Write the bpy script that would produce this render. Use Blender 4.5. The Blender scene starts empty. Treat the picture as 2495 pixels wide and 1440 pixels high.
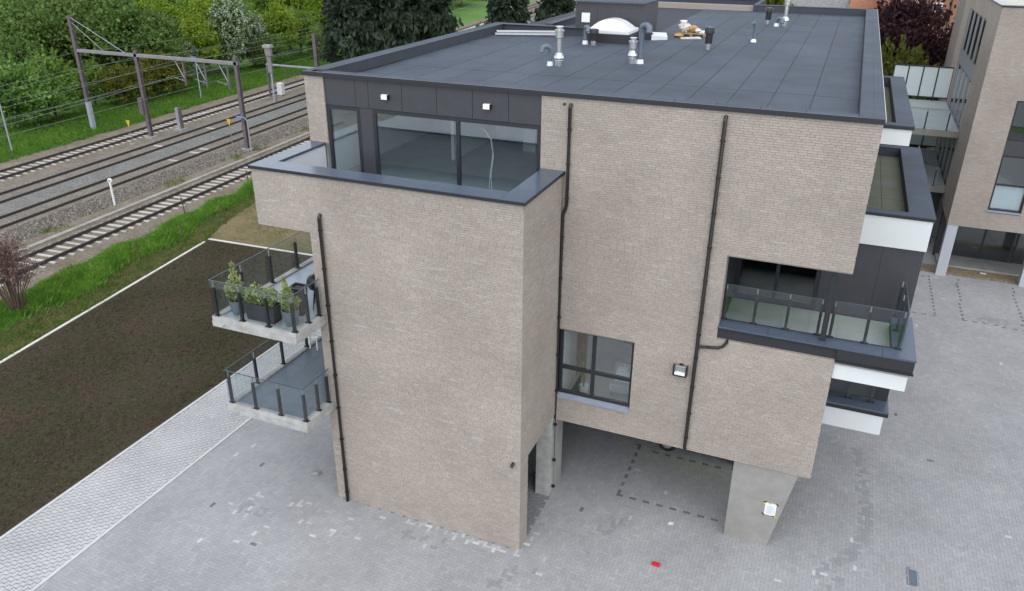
import bpy, math, random
import numpy as np
from mathutils import Vector, Matrix

random.seed(7)
RNG = np.random.default_rng(11)
SC = bpy.context.scene
COL = SC.collection

# ------------------------------------------------------------------ camera
CAM_POS = (6.309, -18.869, 16.130)
YAW, PITCH, ROLL = 0.3887, -0.4384, 0.0071
FPX, PW, PH = 1920.3, 2495.0, 1440.0
c_, s_ = math.cos(YAW), math.sin(YAW)
FWD = Vector((-s_ * math.cos(PITCH), c_ * math.cos(PITCH), math.sin(PITCH)))
RGT0 = Vector((c_, s_, 0)); UP0 = RGT0.cross(FWD)
RGT = RGT0 * math.cos(ROLL) + UP0 * math.sin(ROLL)
UPV = UP0 * math.cos(ROLL) - RGT0 * math.sin(ROLL)
cam_d = bpy.data.cameras.new('camera')
cam_d.sensor_width = 36.0
cam_d.lens = 36.0 * FPX / PW
cam_d.clip_start = 0.1
cam_d.clip_end = 3000
cam = bpy.data.objects.new('camera', cam_d)
cam.matrix_world = Matrix(((RGT.x, UPV.x, -FWD.x, CAM_POS[0]), (RGT.y, UPV.y, -FWD.y, CAM_POS[1]),
                           (RGT.z, UPV.z, -FWD.z, CAM_POS[2]), (0, 0, 0, 1)))
COL.objects.link(cam)
SC.camera = cam

# ------------------------------------------------------------------ sky and sun (overcast)
SUN_EL, SUN_AZ = math.radians(60), math.radians(165)     # azimuth clockwise from +Y
world = bpy.data.worlds.new('World'); SC.world = world
world.use_nodes = True
wn = world.node_tree
bg = wn.nodes['Background']
sky = wn.nodes.new('ShaderNodeTexSky')
sky.sky_type = 'NISHITA'
sky.sun_disc = False
sky.sun_elevation = SUN_EL
sky.sun_rotation = SUN_AZ
sky.air_density = 1.0
sky.dust_density = 0.5
sky.ozone_density = 0.3
hs = wn.nodes.new('ShaderNodeHueSaturation')          # cloud cover: the same sky, greyed
hs.inputs['Saturation'].default_value = 0.3
wn.links.new(sky.outputs[0], hs.inputs['Color'])
wn.links.new(hs.outputs[0], bg.inputs[0])
bg.inputs[1].default_value = 0.15
sun_d = bpy.data.lights.new('sun', 'SUN')
sun_d.energy = 0.75
sun_d.angle = math.radians(90)
sun_d.color = (1.0, 0.97, 0.93)
sun = bpy.data.objects.new('sun', sun_d)
sd = Vector((math.sin(SUN_AZ) * math.cos(SUN_EL), math.cos(SUN_AZ) * math.cos(SUN_EL), math.sin(SUN_EL)))
sun.rotation_euler = sd.to_track_quat('Z', 'Y').to_euler()
COL.objects.link(sun)
SC.view_settings.view_transform = 'Standard'
SC.view_settings.look = 'None'
SC.view_settings.exposure = 1.05
SC.view_settings.gamma = 1.0
SC.view_settings.use_curve_mapping = False
SC.render.engine = 'CYCLES'
SC.cycles.max_bounces = 8
SC.cycles.transparent_max_bounces = 16
SC.cycles.use_denoising = True

# ------------------------------------------------------------------ helpers
def project(p):
    d = Vector(p) - Vector(CAM_POS)
    z = d.dot(FWD)
    return PW / 2 + FPX * d.dot(RGT) / z, PH / 2 - FPX * d.dot(UPV) / z

def ground_at(px, py, z=0.0):
    d = RGT * (px - PW / 2) - UPV * (py - PH / 2) + FWD * FPX
    t = (z - CAM_POS[2]) / d.z
    return Vector(CAM_POS) + d * t

def at_y(px, py, y):
    d = RGT * (px - PW / 2) - UPV * (py - PH / 2) + FWD * FPX
    t = (y - CAM_POS[1]) / d.y
    return Vector(CAM_POS) + d * t

MATS = {}
def mat(name, col=(0.5, 0.5, 0.5), rough=0.7, metal=0.0, var=0.0, noise=None, bump=None, spec=0.5, col2=None,
        island=False, emit=None, trans=None, coords='Object'):
    """procedural Principled material; noise=(scale, amount, detail); bump=(scale, strength, distance)
    island: random value per piece; col2: second colour mixed by noise"""
    m = bpy.data.materials.new(name); MATS[name] = m
    m.use_nodes = True
    nt = m.node_tree; N = nt.nodes; L = nt.links
    b = N['Principled BSDF']
    b.inputs['Roughness'].default_value = rough
    b.inputs['Metallic'].default_value = metal
    b.inputs['Specular IOR Level'].default_value = spec
    b.inputs['Base Color'].default_value = (*col, 1)
    tc = N.new('ShaderNodeTexCoord')
    if coords == 'World':
        g0 = N.new('ShaderNodeNewGeometry'); CO = g0.outputs['Position']
    else:
        CO = tc.outputs['Object']
    cur = None
    if noise:
        nz = N.new('ShaderNodeTexNoise'); L.new(CO, nz.inputs['Vector'])
        nz.inputs['Scale'].default_value = noise[0]
        nz.inputs['Detail'].default_value = noise[2] if len(noise) > 2 else 5
        nz.inputs['Roughness'].default_value = 0.65
        mx = N.new('ShaderNodeMix'); mx.data_type = 'RGBA'
        cr = N.new('ShaderNodeMapRange'); cr.inputs[1].default_value = 0.3; cr.inputs[2].default_value = 0.7
        L.new(nz.outputs['Fac'], cr.inputs[0]); L.new(cr.outputs[0], mx.inputs[0])
        a = col; c2 = col2 if col2 else tuple(min(1, v * (1 - noise[1])) for v in col)
        if not col2: a = tuple(min(1, v * (1 + noise[1])) for v in col)
        mx.inputs[6].default_value = (*a, 1); mx.inputs[7].default_value = (*c2, 1)
        cur = mx.outputs[2]
    if var:
        if island:
            gi = N.new('ShaderNodeNewGeometry'); oi = N.new('ShaderNodeObjectInfo')
            ad = N.new('ShaderNodeMath'); ad.operation = 'ADD'
            L.new(gi.outputs['Random Per Island'], ad.inputs[0]); L.new(oi.outputs['Random'], ad.inputs[1])
            fr = N.new('ShaderNodeMath'); fr.operation = 'FRACT'; L.new(ad.outputs[0], fr.inputs[0])
            rnd = fr.outputs[0]
        else:
            oi = N.new('ShaderNodeObjectInfo'); rnd = oi.outputs['Random']
        mr = N.new('ShaderNodeMapRange'); mr.inputs[3].default_value = 1 - var; mr.inputs[4].default_value = 1 + var
        L.new(rnd, mr.inputs[0])
        hv = N.new('ShaderNodeHueSaturation'); L.new(mr.outputs[0], hv.inputs['Value'])
        if cur: L.new(cur, hv.inputs['Color'])
        else: hv.inputs['Color'].default_value = (*col, 1)
        # a slight shift of hue too
        m2 = N.new('ShaderNodeMath'); m2.operation = 'MULTIPLY'; m2.inputs[1].default_value = 7.31; L.new(rnd, m2.inputs[0])
        f2 = N.new('ShaderNodeMath'); f2.operation = 'FRACT'; L.new(m2.outputs[0], f2.inputs[0])
        mr2 = N.new('ShaderNodeMapRange'); mr2.inputs[3].default_value = 0.5 - var * 0.06; mr2.inputs[4].default_value = 0.5 + var * 0.06
        L.new(f2.outputs[0], mr2.inputs[0]); L.new(mr2.outputs[0], hv.inputs['Hue'])
        cur = hv.outputs[0]
    if cur: L.new(cur, b.inputs['Base Color'])
    if bump:
        nb = N.new('ShaderNodeTexNoise'); L.new(CO, nb.inputs['Vector'])
        nb.inputs['Scale'].default_value = bump[0]; nb.inputs['Detail'].default_value = 4
        bp = N.new('ShaderNodeBump'); bp.inputs['Strength'].default_value = bump[1]; bp.inputs['Distance'].default_value = bump[2]
        L.new(nb.outputs['Fac'], bp.inputs['Height']); L.new(bp.outputs[0], b.inputs['Normal'])
    if trans:
        out = N['Material Output']
        tr = N.new('ShaderNodeBsdfTranslucent')
        ms = N.new('ShaderNodeMixShader'); ms.inputs[0].default_value = trans
        if cur: L.new(cur, tr.inputs[0])
        else: tr.inputs[0].default_value = (*col, 1)
        L.new(b.outputs[0], ms.inputs[1]); L.new(tr.outputs[0], ms.inputs[2]); L.new(ms.outputs[0], out.inputs[0])
    if emit:
        b.inputs['Emission Color'].default_value = (*emit[0], 1); b.inputs['Emission Strength'].default_value = emit[1]
    return m

def glass(name, tint=(0.9, 0.97, 0.95), ior=1.5, rough=0.0, refl=1.0):
    m = bpy.data.materials.new(name); MATS[name] = m
    m.use_nodes = True
    nt = m.node_tree; N = nt.nodes; L = nt.links
    N.remove(N['Principled BSDF'])
    out = N['Material Output']
    t = N.new('ShaderNodeBsdfTransparent'); t.inputs[0].default_value = (*tint, 1)
    g = N.new('ShaderNodeBsdfGlossy'); g.inputs['Roughness'].default_value = rough; g.inputs[0].default_value = (refl, refl, refl, 1)
    lw = N.new('ShaderNodeLayerWeight'); lw.inputs[0].default_value = 0.5
    pw = N.new('ShaderNodeMath'); pw.operation = 'POWER'; pw.inputs[1].default_value = 5.0; L.new(lw.outputs['Facing'], pw.inputs[0])
    f0 = ((ior - 1) / (ior + 1)) ** 2
    f = N.new('ShaderNodeMath'); f.operation = 'MULTIPLY_ADD'; f.inputs[1].default_value = 1 - f0; f.inputs[2].default_value = f0
    L.new(pw.outputs[0], f.inputs[0])
    ms = N.new('ShaderNodeMixShader')
    L.new(f.outputs[0], ms.inputs[0]); L.new(t.outputs[0], ms.inputs[1]); L.new(g.outputs[0], ms.inputs[2])
    L.new(ms.outputs[0], out.inputs[0])
    return m

class MB:
    """collects geometry for ONE mesh"""
    def __init__(s): s.v = []; s.f = []; s.sm = False
    def box(s, x0, x1, y0, y1, z0, z1, skip=()):
        n = len(s.v)
        s.v += [(x0, y0, z0), (x1, y0, z0), (x1, y1, z0), (x0, y1, z0), (x0, y0, z1), (x1, y0, z1), (x1, y1, z1), (x0, y1, z1)]
        F = {'b': (0, 3, 2, 1), 't': (4, 5, 6, 7), 'f': (0, 1, 5, 4), 'r': (1, 2, 6, 5), 'k': (2, 3, 7, 6), 'l': (3, 0, 4, 7)}
        for k, q in F.items():
            if k not in skip: s.f.append(tuple(n + i for i in q))
        return s
    def poly(s, pts):
        n = len(s.v); s.v += [tuple(p) for p in pts]; s.f.append(tuple(range(n, n + len(pts)))); return s
    def prism(s, pts, z0, z1):
        """vertical prism from an XY outline (counter-clockwise)"""
        n = len(s.v); k = len(pts)
        s.v += [(p[0], p[1], z0) for p in pts] + [(p[0], p[1], z1) for p in pts]
        s.f.append(tuple(n + i for i in reversed(range(k)))); s.f.append(tuple(n + k + i for i in range(k)))
        for i in range(k):
            j = (i + 1) % k; s.f.append((n + i, n + j, n + k + j, n + k + i))
        return s
    def hull8(s, p):
        n = len(s.v); s.v += [tuple(q) for q in p]
        for q in ((0, 3, 2, 1), (4, 5, 6, 7), (0, 1, 5, 4), (1, 2, 6, 5), (2, 3, 7, 6), (3, 0, 4, 7)):
            s.f.append(tuple(n + i for i in q))
        return s
    def tube(s, path, r, n=10, cap=True):
        """r: radius or list of radii along the path"""
        P = [Vector(p) for p in path]
        R = r if isinstance(r, (list, tuple)) else [r] * len(P)
        base = len(s.v)
        ref = None
        for i, p in enumerate(P):
            d = (P[min(i + 1, len(P) - 1)] - P[max(i - 1, 0)]).normalized()
            if ref is None:
                ref = Vector((0, 0, 1)) if abs(d.z) < 0.9 else Vector((1, 0, 0))
            a = d.cross(ref).normalized(); b = d.cross(a).normalized()
            ref = -b if False else ref
            for k in range(n):
                t = 2 * math.pi * k / n
                q = p + (a * math.cos(t) + b * math.sin(t)) * R[i]
                s.v.append(tuple(q))
        for i in range(len(P) - 1):
            for k in range(n):
                k2 = (k + 1) % n
                s.f.append((base + i * n + k, base + (i + 1) * n + k, base + (i + 1) * n + k2, base + i * n + k2))
        if cap:
            s.f.append(tuple(base + k for k in range(n)))
            s.f.append(tuple(base + (len(P) - 1) * n + k for k in reversed(range(n))))
        s.sm = True
        return s
    def lathe(s, c, prof, n=16):
        """prof: list of (radius, z) around vertical axis at c"""
        base = len(s.v)
        for r, z in prof:
            for k in range(n):
                t = 2 * math.pi * k / n
                s.v.append((c[0] + r * math.cos(t), c[1] + r * math.sin(t), c[2] + z))
        for i in range(len(prof) - 1):
            for k in range(n):
                k2 = (k + 1) % n
                s.f.append((base + i * n + k, base + i * n + k2, base + (i + 1) * n + k2, base + (i + 1) * n + k))
        s.f.append(tuple(base + k for k in reversed(range(n))))
        s.f.append(tuple(base + (len(prof) - 1) * n + k for k in range(n)))
        s.sm = True
        return s
    def mesh(s, name, origin=(0, 0, 0)):
        me = bpy.data.meshes.new(name)
        o = origin
        me.from_pydata([(v[0] - o[0], v[1] - o[1], v[2] - o[2]) for v in s.v], [], s.f)
        if s.sm:
            me.polygons.foreach_set('use_smooth', [True] * len(me.polygons))
            me.set_sharp_from_angle(angle=math.radians(35))
        me.update()
        return me

def obj(name, me, m=None, parent=None, loc=(0, 0, 0)):
    o = bpy.data.objects.new(name, me)
    if m is not None and me is not None and len(me.materials) == 0:
        me.materials.append(MATS[m] if isinstance(m, str) else m)
    o.location = loc
    if parent is not None: o.parent = parent
    COL.objects.link(o)
    return o

def root_pos(o):
    p = Vector((0, 0, 0))
    while o is not None:
        p += o.location; o = o.parent
    return p

def part(name, mb, m, parent, label=None, kind=None, bevel=None):
    """one mesh part under parent; mb is in world coordinates"""
    org = root_pos(parent)
    o = obj(name, mb.mesh(name, org), m, parent)
    if label: o['label'] = label
    if kind: o['kind'] = kind
    if bevel:
        md = o.modifiers.new('bevel', 'BEVEL'); md.width = bevel; md.segments = 2; md.limit_method = 'ANGLE'
    return o

def tag(o, label, cat, group=None):
    o['label'] = label; o['category'] = cat
    if group: o['group'] = group
    return o

def thing(name, label, cat, loc=(0, 0, 0), group=None):
    o = bpy.data.objects.new(name, None); COL.objects.link(o); o.location = loc
    o.empty_display_size = 0.3
    return tag(o, label, cat, group)

def single(name, mb, m, label, cat, loc=(0, 0, 0), group=None, bevel=None):
    """a thing that is one mesh; mb in world coordinates, origin at loc"""
    o = obj(name, mb.mesh(name, loc), m, None, loc)
    if bevel:
        md = o.modifiers.new('bevel', 'BEVEL'); md.width = bevel; md.segments = 2; md.limit_method = 'ANGLE'
    return tag(o, label, cat, group)

def structure(name, mb, m, parent=None):
    o = obj(name, mb.mesh(name), m, parent)
    if parent is None: o['kind'] = 'structure'
    return o

def copy_tree(o, parent=None):
    c = o.copy(); COL.objects.link(c)
    if parent is not None: c.parent = parent
    for ch in list(o.children): copy_tree(ch, c)
    return c

def fast_mesh(name, verts, faces):
    """verts (n,3), faces (m,4) numpy"""
    me = bpy.data.meshes.new(name)
    nv, nf = len(verts), len(faces); k = faces.shape[1]
    me.vertices.add(nv); me.vertices.foreach_set('co', np.asarray(verts, np.float32).ravel())
    me.loops.add(nf * k); me.loops.foreach_set('vertex_index', np.asarray(faces, np.int32).ravel())
    me.polygons.add(nf)
    me.polygons.foreach_set('loop_start', np.arange(0, nf * k, k, dtype=np.int32))
    me.polygons.foreach_set('loop_total', np.full(nf, k, np.int32))
    me.update(calc_edges=True)
    me.polygons.foreach_set('use_smooth', np.zeros(nf, bool))
    return me

# open boxes (five faces, the back left off) for bricks and pavers, all in one go
def block_field(name, C, HU, HV, U, V, Nn, depth, jit=0.0, taper=0.0):
    """C centres (n,3); HU,HV half sizes (n,); U,V,Nn unit vectors (n,3) or (3,)"""
    n = len(C)
    U = np.broadcast_to(U, (n, 3)); V = np.broadcast_to(V, (n, 3)); Nn = np.broadcast_to(Nn, (n, 3))
    off = RNG.uniform(-jit, jit, n)[:, None] * Nn
    tilt_u = RNG.normal(0, jit * 0.5, n)[:, None] * Nn; tilt_v = RNG.normal(0, jit * 0.5, n)[:, None] * Nn
    HU = np.asarray(HU)[:, None]; HV = np.asarray(HV)[:, None]
    vs = []
    for lay in (0, 1):
        for su, sv in ((-1, -1), (1, -1), (1, 1), (-1, 1)):
            k = taper if lay == 1 else 0.0
            p = C + U * (su * (HU - k)) + V * (sv * (HV - k))
            if lay == 0: p = p - Nn * depth
            else: p = p + off + su * tilt_u + sv * tilt_v
            vs.append(p)
    verts = np.stack(vs, 1).reshape(-1, 3)
    q = np.array([(4, 5, 6, 7), (0, 1, 5, 4), (1, 2, 6, 5), (2, 3, 7, 6), (3, 0, 4, 7)])
    faces = (np.arange(n)[:, None, None] * 8 + q[None]).reshape(-1, 4)
    return fast_mesh(name, verts, faces)
# ------------------------------------------------------------------ materials
def wall_mat(name, base, dark, light, streak=False):
    """per-piece colour spread plus slow stains in world space"""
    m = bpy.data.materials.new(name); MATS[name] = m
    m.use_nodes = True
    nt = m.node_tree; N = nt.nodes; L = nt.links; b = N['Principled BSDF']
    b.inputs['Roughness'].default_value = 0.9; b.inputs['Specular IOR Level'].default_value = 0.25
    gi = N.new('ShaderNodeNewGeometry'); oi = N.new('ShaderNodeObjectInfo')
    ad = N.new('ShaderNodeMath'); ad.operation = 'ADD'
    L.new(gi.outputs['Random Per Island'], ad.inputs[0]); L.new(oi.outputs['Random'], ad.inputs[1])
    fr = N.new('ShaderNodeMath'); fr.operation = 'FRACT'; L.new(ad.outputs[0], fr.inputs[0])
    cr = N.new('ShaderNodeValToRGB')
    e = cr.color_ramp.elements
    e[0].position = 0.0; e[0].color = (*dark, 1); e[1].position = 1.0; e[1].color = (*light, 1)
    for p, c in ((0.12, tuple(0.6 * d + 0.4 * q for d, q in zip(dark, base))), (0.5, base), (0.9, tuple(0.6 * q + 0.4 * l for q, l in zip(base, light)))):
        k = cr.color_ramp.elements.new(p); k.color = (*c, 1)
    L.new(fr.outputs[0], cr.inputs[0])
    nz = N.new('ShaderNodeTexNoise'); L.new(gi.outputs['Position'], nz.inputs['Vector'])
    nz.inputs['Scale'].default_value = 0.45; nz.inputs['Detail'].default_value = 6; nz.inputs['Roughness'].default_value = 0.6
    mr = N.new('ShaderNodeMapRange'); mr.inputs[1].default_value = 0.3; mr.inputs[2].default_value = 0.7
    mr.inputs[3].default_value = 0.88; mr.inputs[4].default_value = 1.1
    L.new(nz.outputs['Fac'], mr.inputs[0])
    n2 = N.new('ShaderNodeTexNoise'); L.new(gi.outputs['Position'], n2.inputs['Vector'])
    n2.inputs['Scale'].default_value = 26; n2.inputs['Detail'].default_value = 3
    m2 = N.new('ShaderNodeMapRange'); m2.inputs[3].default_value = 0.82; m2.inputs[4].default_value = 1.18
    L.new(n2.outputs['Fac'], m2.inputs[0])
    mm = N.new('ShaderNodeMath'); mm.operation = 'MULTIPLY'; L.new(mr.outputs[0], mm.inputs[0]); L.new(m2.outputs[0], mm.inputs[1])
    hv = N.new('ShaderNodeHueSaturation'); L.new(cr.outputs[0], hv.inputs['Color']); L.new(mm.outputs[0], hv.inputs['Value'])
    col_out = hv.outputs[0]
    if streak:                                   # pale lime runs along the courses
        mp = N.new('ShaderNodeMapping'); mp.inputs['Scale'].default_value = (0.9, 0.9, 9.0); L.new(gi.outputs['Position'], mp.inputs['Vector'])
        n4 = N.new('ShaderNodeTexNoise'); n4.inputs['Scale'].default_value = 1.3; n4.inputs['Detail'].default_value = 6; L.new(mp.outputs[0], n4.inputs['Vector'])
        m4 = N.new('ShaderNodeMapRange'); m4.inputs[1].default_value = 0.62; m4.inputs[2].default_value = 0.78; m4.inputs[3].default_value = 0; m4.inputs[4].default_value = 0.6
        L.new(n4.outputs['Fac'], m4.inputs[0])
        mx = N.new('ShaderNodeMix'); mx.data_type = 'RGBA'; L.new(m4.outputs[0], mx.inputs[0]); L.new(col_out, mx.inputs[6]); mx.inputs[7].default_value = (0.5, 0.48, 0.45, 1)
        col_out = mx.outputs[2]
    L.new(col_out, b.inputs['Base Color'])
    bp = N.new('ShaderNodeBump'); bp.inputs['Strength'].default_value = 0.3; bp.inputs['Distance'].default_value = 0.003
    n3 = N.new('ShaderNodeTexNoise'); L.new(gi.outputs['Position'], n3.inputs['Vector']); n3.inputs['Scale'].default_value = 70
    L.new(n3.outputs['Fac'], bp.inputs['Height']); L.new(bp.outputs[0], b.inputs['Normal'])
    return m
wall_mat('brick', (0.35, 0.304, 0.268), (0.324, 0.28, 0.246), (0.385, 0.338, 0.302), streak=True)
wall_mat('paver', (0.322, 0.325, 0.33), (0.296, 0.299, 0.304), (0.354, 0.357, 0.362))
wall_mat('paver_pale', (0.44, 0.445, 0.45), (0.38, 0.385, 0.39), (0.56, 0.565, 0.57))
wall_mat('paver_damp', (0.268, 0.272, 0.28), (0.245, 0.249, 0.257), (0.295, 0.299, 0.306))
wall_mat('paver_dark', (0.15, 0.155, 0.163), (0.13, 0.135, 0.14), (0.18, 0.185, 0.193))
wall_mat('paver_strip', (0.435, 0.435, 0.44), (0.41, 0.41, 0.415), (0.47, 0.47, 0.475))
mat('mortar', (0.235, 0.203, 0.178), 0.95, noise=(30, 0.2))
mat('joint', (0.2, 0.205, 0.213), 0.95, noise=(14, 0.3), coords='World')
mat('joint_dark', (0.085, 0.085, 0.08), 0.95)
def brick_tex(name, c1, c2, mort):
    m = mat(name, c1, 0.9)
    nt = m.node_tree; N = nt.nodes; L = nt.links; b = N['Principled BSDF']
    tc = N.new('ShaderNodeNewGeometry')
    sp = N.new('ShaderNodeSeparateXYZ'); L.new(tc.outputs['Position'], sp.inputs[0])
    ad = N.new('ShaderNodeMath'); ad.operation = 'ADD'; L.new(sp.outputs[0], ad.inputs[0]); L.new(sp.outputs[1], ad.inputs[1])
    cb = N.new('ShaderNodeCombineXYZ'); L.new(ad.outputs[0], cb.inputs[0]); L.new(sp.outputs[2], cb.inputs[1])
    bt = N.new('ShaderNodeTexBrick'); L.new(cb.outputs[0], bt.inputs['Vector'])
    bt.inputs['Color1'].default_value = (*c1, 1); bt.inputs['Color2'].default_value = (*c2, 1); bt.inputs['Mortar'].default_value = (*mort, 1)
    bt.inputs['Scale'].default_value = 1.0; bt.inputs['Brick Width'].default_value = 0.215; bt.inputs['Row Height'].default_value = 0.06
    bt.inputs['Mortar Size'].default_value = 0.005; bt.offset = 0.37
    L.new(bt.outputs[0], b.inputs['Base Color'])
    return m
brick_tex('brick_plain', (0.336, 0.293, 0.262), (0.318, 0.276, 0.246), (0.23, 0.21, 0.195))
brick_tex('brick_red', (0.33, 0.15, 0.085), (0.27, 0.12, 0.07), (0.3, 0.24, 0.2))
mat('charcoal', (0.046, 0.046, 0.055), 0.5, noise=(3, 0.08), bump=(220, 0.15, 0.001))
mat('charcoal_dark', (0.022, 0.023, 0.028), 0.5)
mat('frame_dark', (0.02, 0.022, 0.027), 0.42)
mat('coping', (0.066, 0.09, 0.128), 0.28, spec=0.8, noise=(0.5, 0.07, 3), coords='World')
mat('flashing', (0.016, 0.018, 0.024), 0.4)
mat('pipe_black', (0.018, 0.016, 0.016), 0.38)
mat('white_panel', (0.64, 0.665, 0.675), 0.55, noise=(0.8, 0.04))
mat('roof_sheet', (0.049, 0.064, 0.086), 0.78, var=0.07, noise=(0.55, 0.26, 12), bump=(160, 0.35, 0.004), coords='World')
mat('parapet_sheet', (0.045, 0.05, 0.063), 0.8, noise=(1.5, 0.1))
mat('roof_base', (0.032, 0.037, 0.045), 0.9)
mat('roof_wet', (0.115, 0.12, 0.1), 0.7, col2=(0.09, 0.1, 0.05), noise=(1.1, 0.3, 6), coords='World')
mat('concrete', (0.27, 0.262, 0.245), 0.85, noise=(1.6, 0.16, 8), bump=(30, 0.2, 0.004))
mat('concrete_light', (0.37, 0.37, 0.355), 0.85, noise=(3.2, 0.28, 12), bump=(20, 0.2, 0.004))
mat('concrete_grey', (0.3, 0.3, 0.29), 0.85, noise=(2, 0.15))
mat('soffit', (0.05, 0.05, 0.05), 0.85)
mat('tile_light', (0.36, 0.41, 0.47), 0.35, var=0.06, noise=(2, 0.08))
mat('tile_slate', (0.135, 0.165, 0.2), 0.4, var=0.07, noise=(2, 0.12))
mat('tile_pale', (0.42, 0.435, 0.425), 0.4, var=0.05, noise=(1.2, 0.1))
mat('plaster', (0.8, 0.82, 0.82), 0.8)
mat('screed', (0.42, 0.43, 0.43), 0.7, noise=(1.2, 0.18))
mat('room_grey', (0.33, 0.32, 0.33), 0.8)
mat('room_dark', (0.05, 0.05, 0.055), 0.8)
mat('wood_floor', (0.42, 0.41, 0.36), 0.35, noise=(1.5, 0.1))
mat('white_plastic', (0.78, 0.78, 0.77), 0.45)
mat('lamp_white', (0.85, 0.86, 0.88), 0.3)
mat('steel', (0.62, 0.64, 0.66), 0.27, metal=0.9)
mat('aluminium', (0.36, 0.37, 0.39), 0.42, metal=0.6)
mat('galv', (0.27, 0.285, 0.28), 0.5, metal=0.3)
mat('pvc_grey', (0.115, 0.145, 0.18), 0.45)
mat('black_plastic', (0.012, 0.013, 0.016), 0.42)
def soil_mat(name, a, b, fine=0.55):
    m = mat(name, a, 0.95); nt = m.node_tree; N = nt.nodes; L = nt.links; bs = N['Principled BSDF']; bs.inputs['Specular IOR Level'].default_value = 0.1
    g = N.new('ShaderNodeNewGeometry')
    def nz(sc, det):
        n = N.new('ShaderNodeTexNoise'); n.inputs['Scale'].default_value = sc; n.inputs['Detail'].default_value = det; n.inputs['Roughness'].default_value = 0.7
        L.new(g.outputs['Position'], n.inputs['Vector']); return n.outputs['Fac']
    mr = N.new('ShaderNodeMapRange'); mr.inputs[1].default_value = 0.38; mr.inputs[2].default_value = 0.62; L.new(nz(0.6, 8), mr.inputs[0])
    mx = N.new('ShaderNodeMix'); mx.data_type = 'RGBA'; mx.inputs[6].default_value = (*a, 1); mx.inputs[7].default_value = (*b, 1); L.new(mr.outputs[0], mx.inputs[0])
    m2 = N.new('ShaderNodeMapRange'); m2.inputs[1].default_value = 0.3; m2.inputs[2].default_value = 0.7; m2.inputs[3].default_value = 1 - fine; m2.inputs[4].default_value = 1 + fine
    fz = nz(6.0, 12); L.new(fz, m2.inputs[0])
    hv = N.new('ShaderNodeHueSaturation'); L.new(mx.outputs[2], hv.inputs['Color']); L.new(m2.outputs[0], hv.inputs['Value'])
    L.new(hv.outputs[0], bs.inputs['Base Color'])
    bp = N.new('ShaderNodeBump'); bp.inputs['Strength'].default_value = 0.9; bp.inputs['Distance'].default_value = 0.06; L.new(fz, bp.inputs['Height']); L.new(bp.outputs[0], bs.inputs['Normal'])
soil_mat('soil', (0.05, 0.048, 0.027), (0.062, 0.045, 0.033), 0.45)
soil_mat('sand_grass', (0.2, 0.16, 0.095), (0.13, 0.12, 0.055), 0.35)
mat('ground_green', (0.065, 0.16, 0.02), 0.95, col2=(0.1, 0.21, 0.03), noise=(0.12, 0.3, 9), bump=(4, 0.8, 0.15), coords='World')
soil_mat('ballast', (0.225, 0.2, 0.17), (0.17, 0.15, 0.126), 0.6)
soil_mat('ballast_grey', (0.2, 0.2, 0.187), (0.165, 0.162, 0.15), 0.55)
soil_mat('track_dirt', (0.225, 0.195, 0.155), (0.16, 0.135, 0.1), 0.4)
mat('gravel_stones', (0.2, 0.178, 0.152), 0.9, var=0.55, island=True)
mat('sleeper', (0.46, 0.44, 0.41), 0.9, var=0.15, noise=(4, 0.12))
mat('rail', (0.026, 0.019, 0.015), 0.6)
mat('rail_top', (0.3, 0.28, 0.26), 0.3, metal=0.8)
mat('mast', (0.115, 0.095, 0.105), 0.7, noise=(2, 0.2))
mat('mast_grey', (0.3, 0.33, 0.38), 0.6)
mat('wire', (0.2, 0.24, 0.21), 0.6)
mat('yellow', (0.62, 0.38, 0.02), 0.5)
mat('blue_lamp', (0.12, 0.22, 0.5), 0.4)
mat('timber', (0.34, 0.23, 0.13), 0.8, noise=(4, 0.2))
mat('amber_bag', (0.42, 0.25, 0.09), 0.6, noise=(6, 0.3))
mat('pale_bag', (0.6, 0.55, 0.5), 0.6, noise=(7, 0.25))
mat('red', (0.55, 0.015, 0.03), 0.5)
mat('paper', (0.75, 0.76, 0.77), 0.6)
mat('ink', (0.42, 0.45, 0.46), 0.7)
mat('tape_yellow', (0.65, 0.5, 0.02), 0.5)
mat('stone', (0.25, 0.25, 0.25), 0.9, noise=(8, 0.2))
mat('rubber', (0.012, 0.012, 0.012), 0.8)
mat('car_yellow', (0.68, 0.66, 0.03), 0.25)
mat('car_glass', (0.02, 0.025, 0.03), 0.05)
mat('planter_grey', (0.15, 0.175, 0.19), 0.75, noise=(5, 0.1))
mat('planter_dark', (0.05, 0.053, 0.058), 0.7, noise=(6, 0.15))
mat('potting_soil', (0.03, 0.022, 0.016), 0.95)
mat('roof_tile', (0.2, 0.2, 0.2), 0.8, noise=(3, 0.25), bump=(5, 0.8, 0.05))
mat('red_tile', (0.3, 0.13, 0.08), 0.85, noise=(2, 0.2))
mat('bark', (0.085, 0.065, 0.045), 0.9, noise=(5, 0.3))
mat('twig', (0.11, 0.072, 0.055), 0.9, noise=(1.5, 0.3))
mat('twig_red', (0.15, 0.095, 0.08), 0.9, var=0.3, island=True, noise=(1.2, 0.25))
def leaf(name, c1, c2, var=0.25, tr=0.3, sc=0.5):
    return mat(name, c1, 0.75, var=var, island=True, noise=(sc, 0.3, 4), col2=c2, trans=tr, spec=0.25)
leaf('leaf_dark', (0.085, 0.15, 0.034), (0.155, 0.235, 0.06))
leaf('leaf_spring', (0.17, 0.27, 0.025), (0.25, 0.35, 0.04))
leaf('leaf_mid', (0.13, 0.225, 0.035), (0.19, 0.29, 0.055))
leaf('leaf_soft', (0.13, 0.24, 0.055), (0.19, 0.32, 0.07))
leaf('leaf_olive', (0.17, 0.17, 0.025), (0.1, 0.13, 0.02))
leaf('leaf_conifer', (0.018, 0.033, 0.018), (0.038, 0.055, 0.034), tr=0.1)
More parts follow.
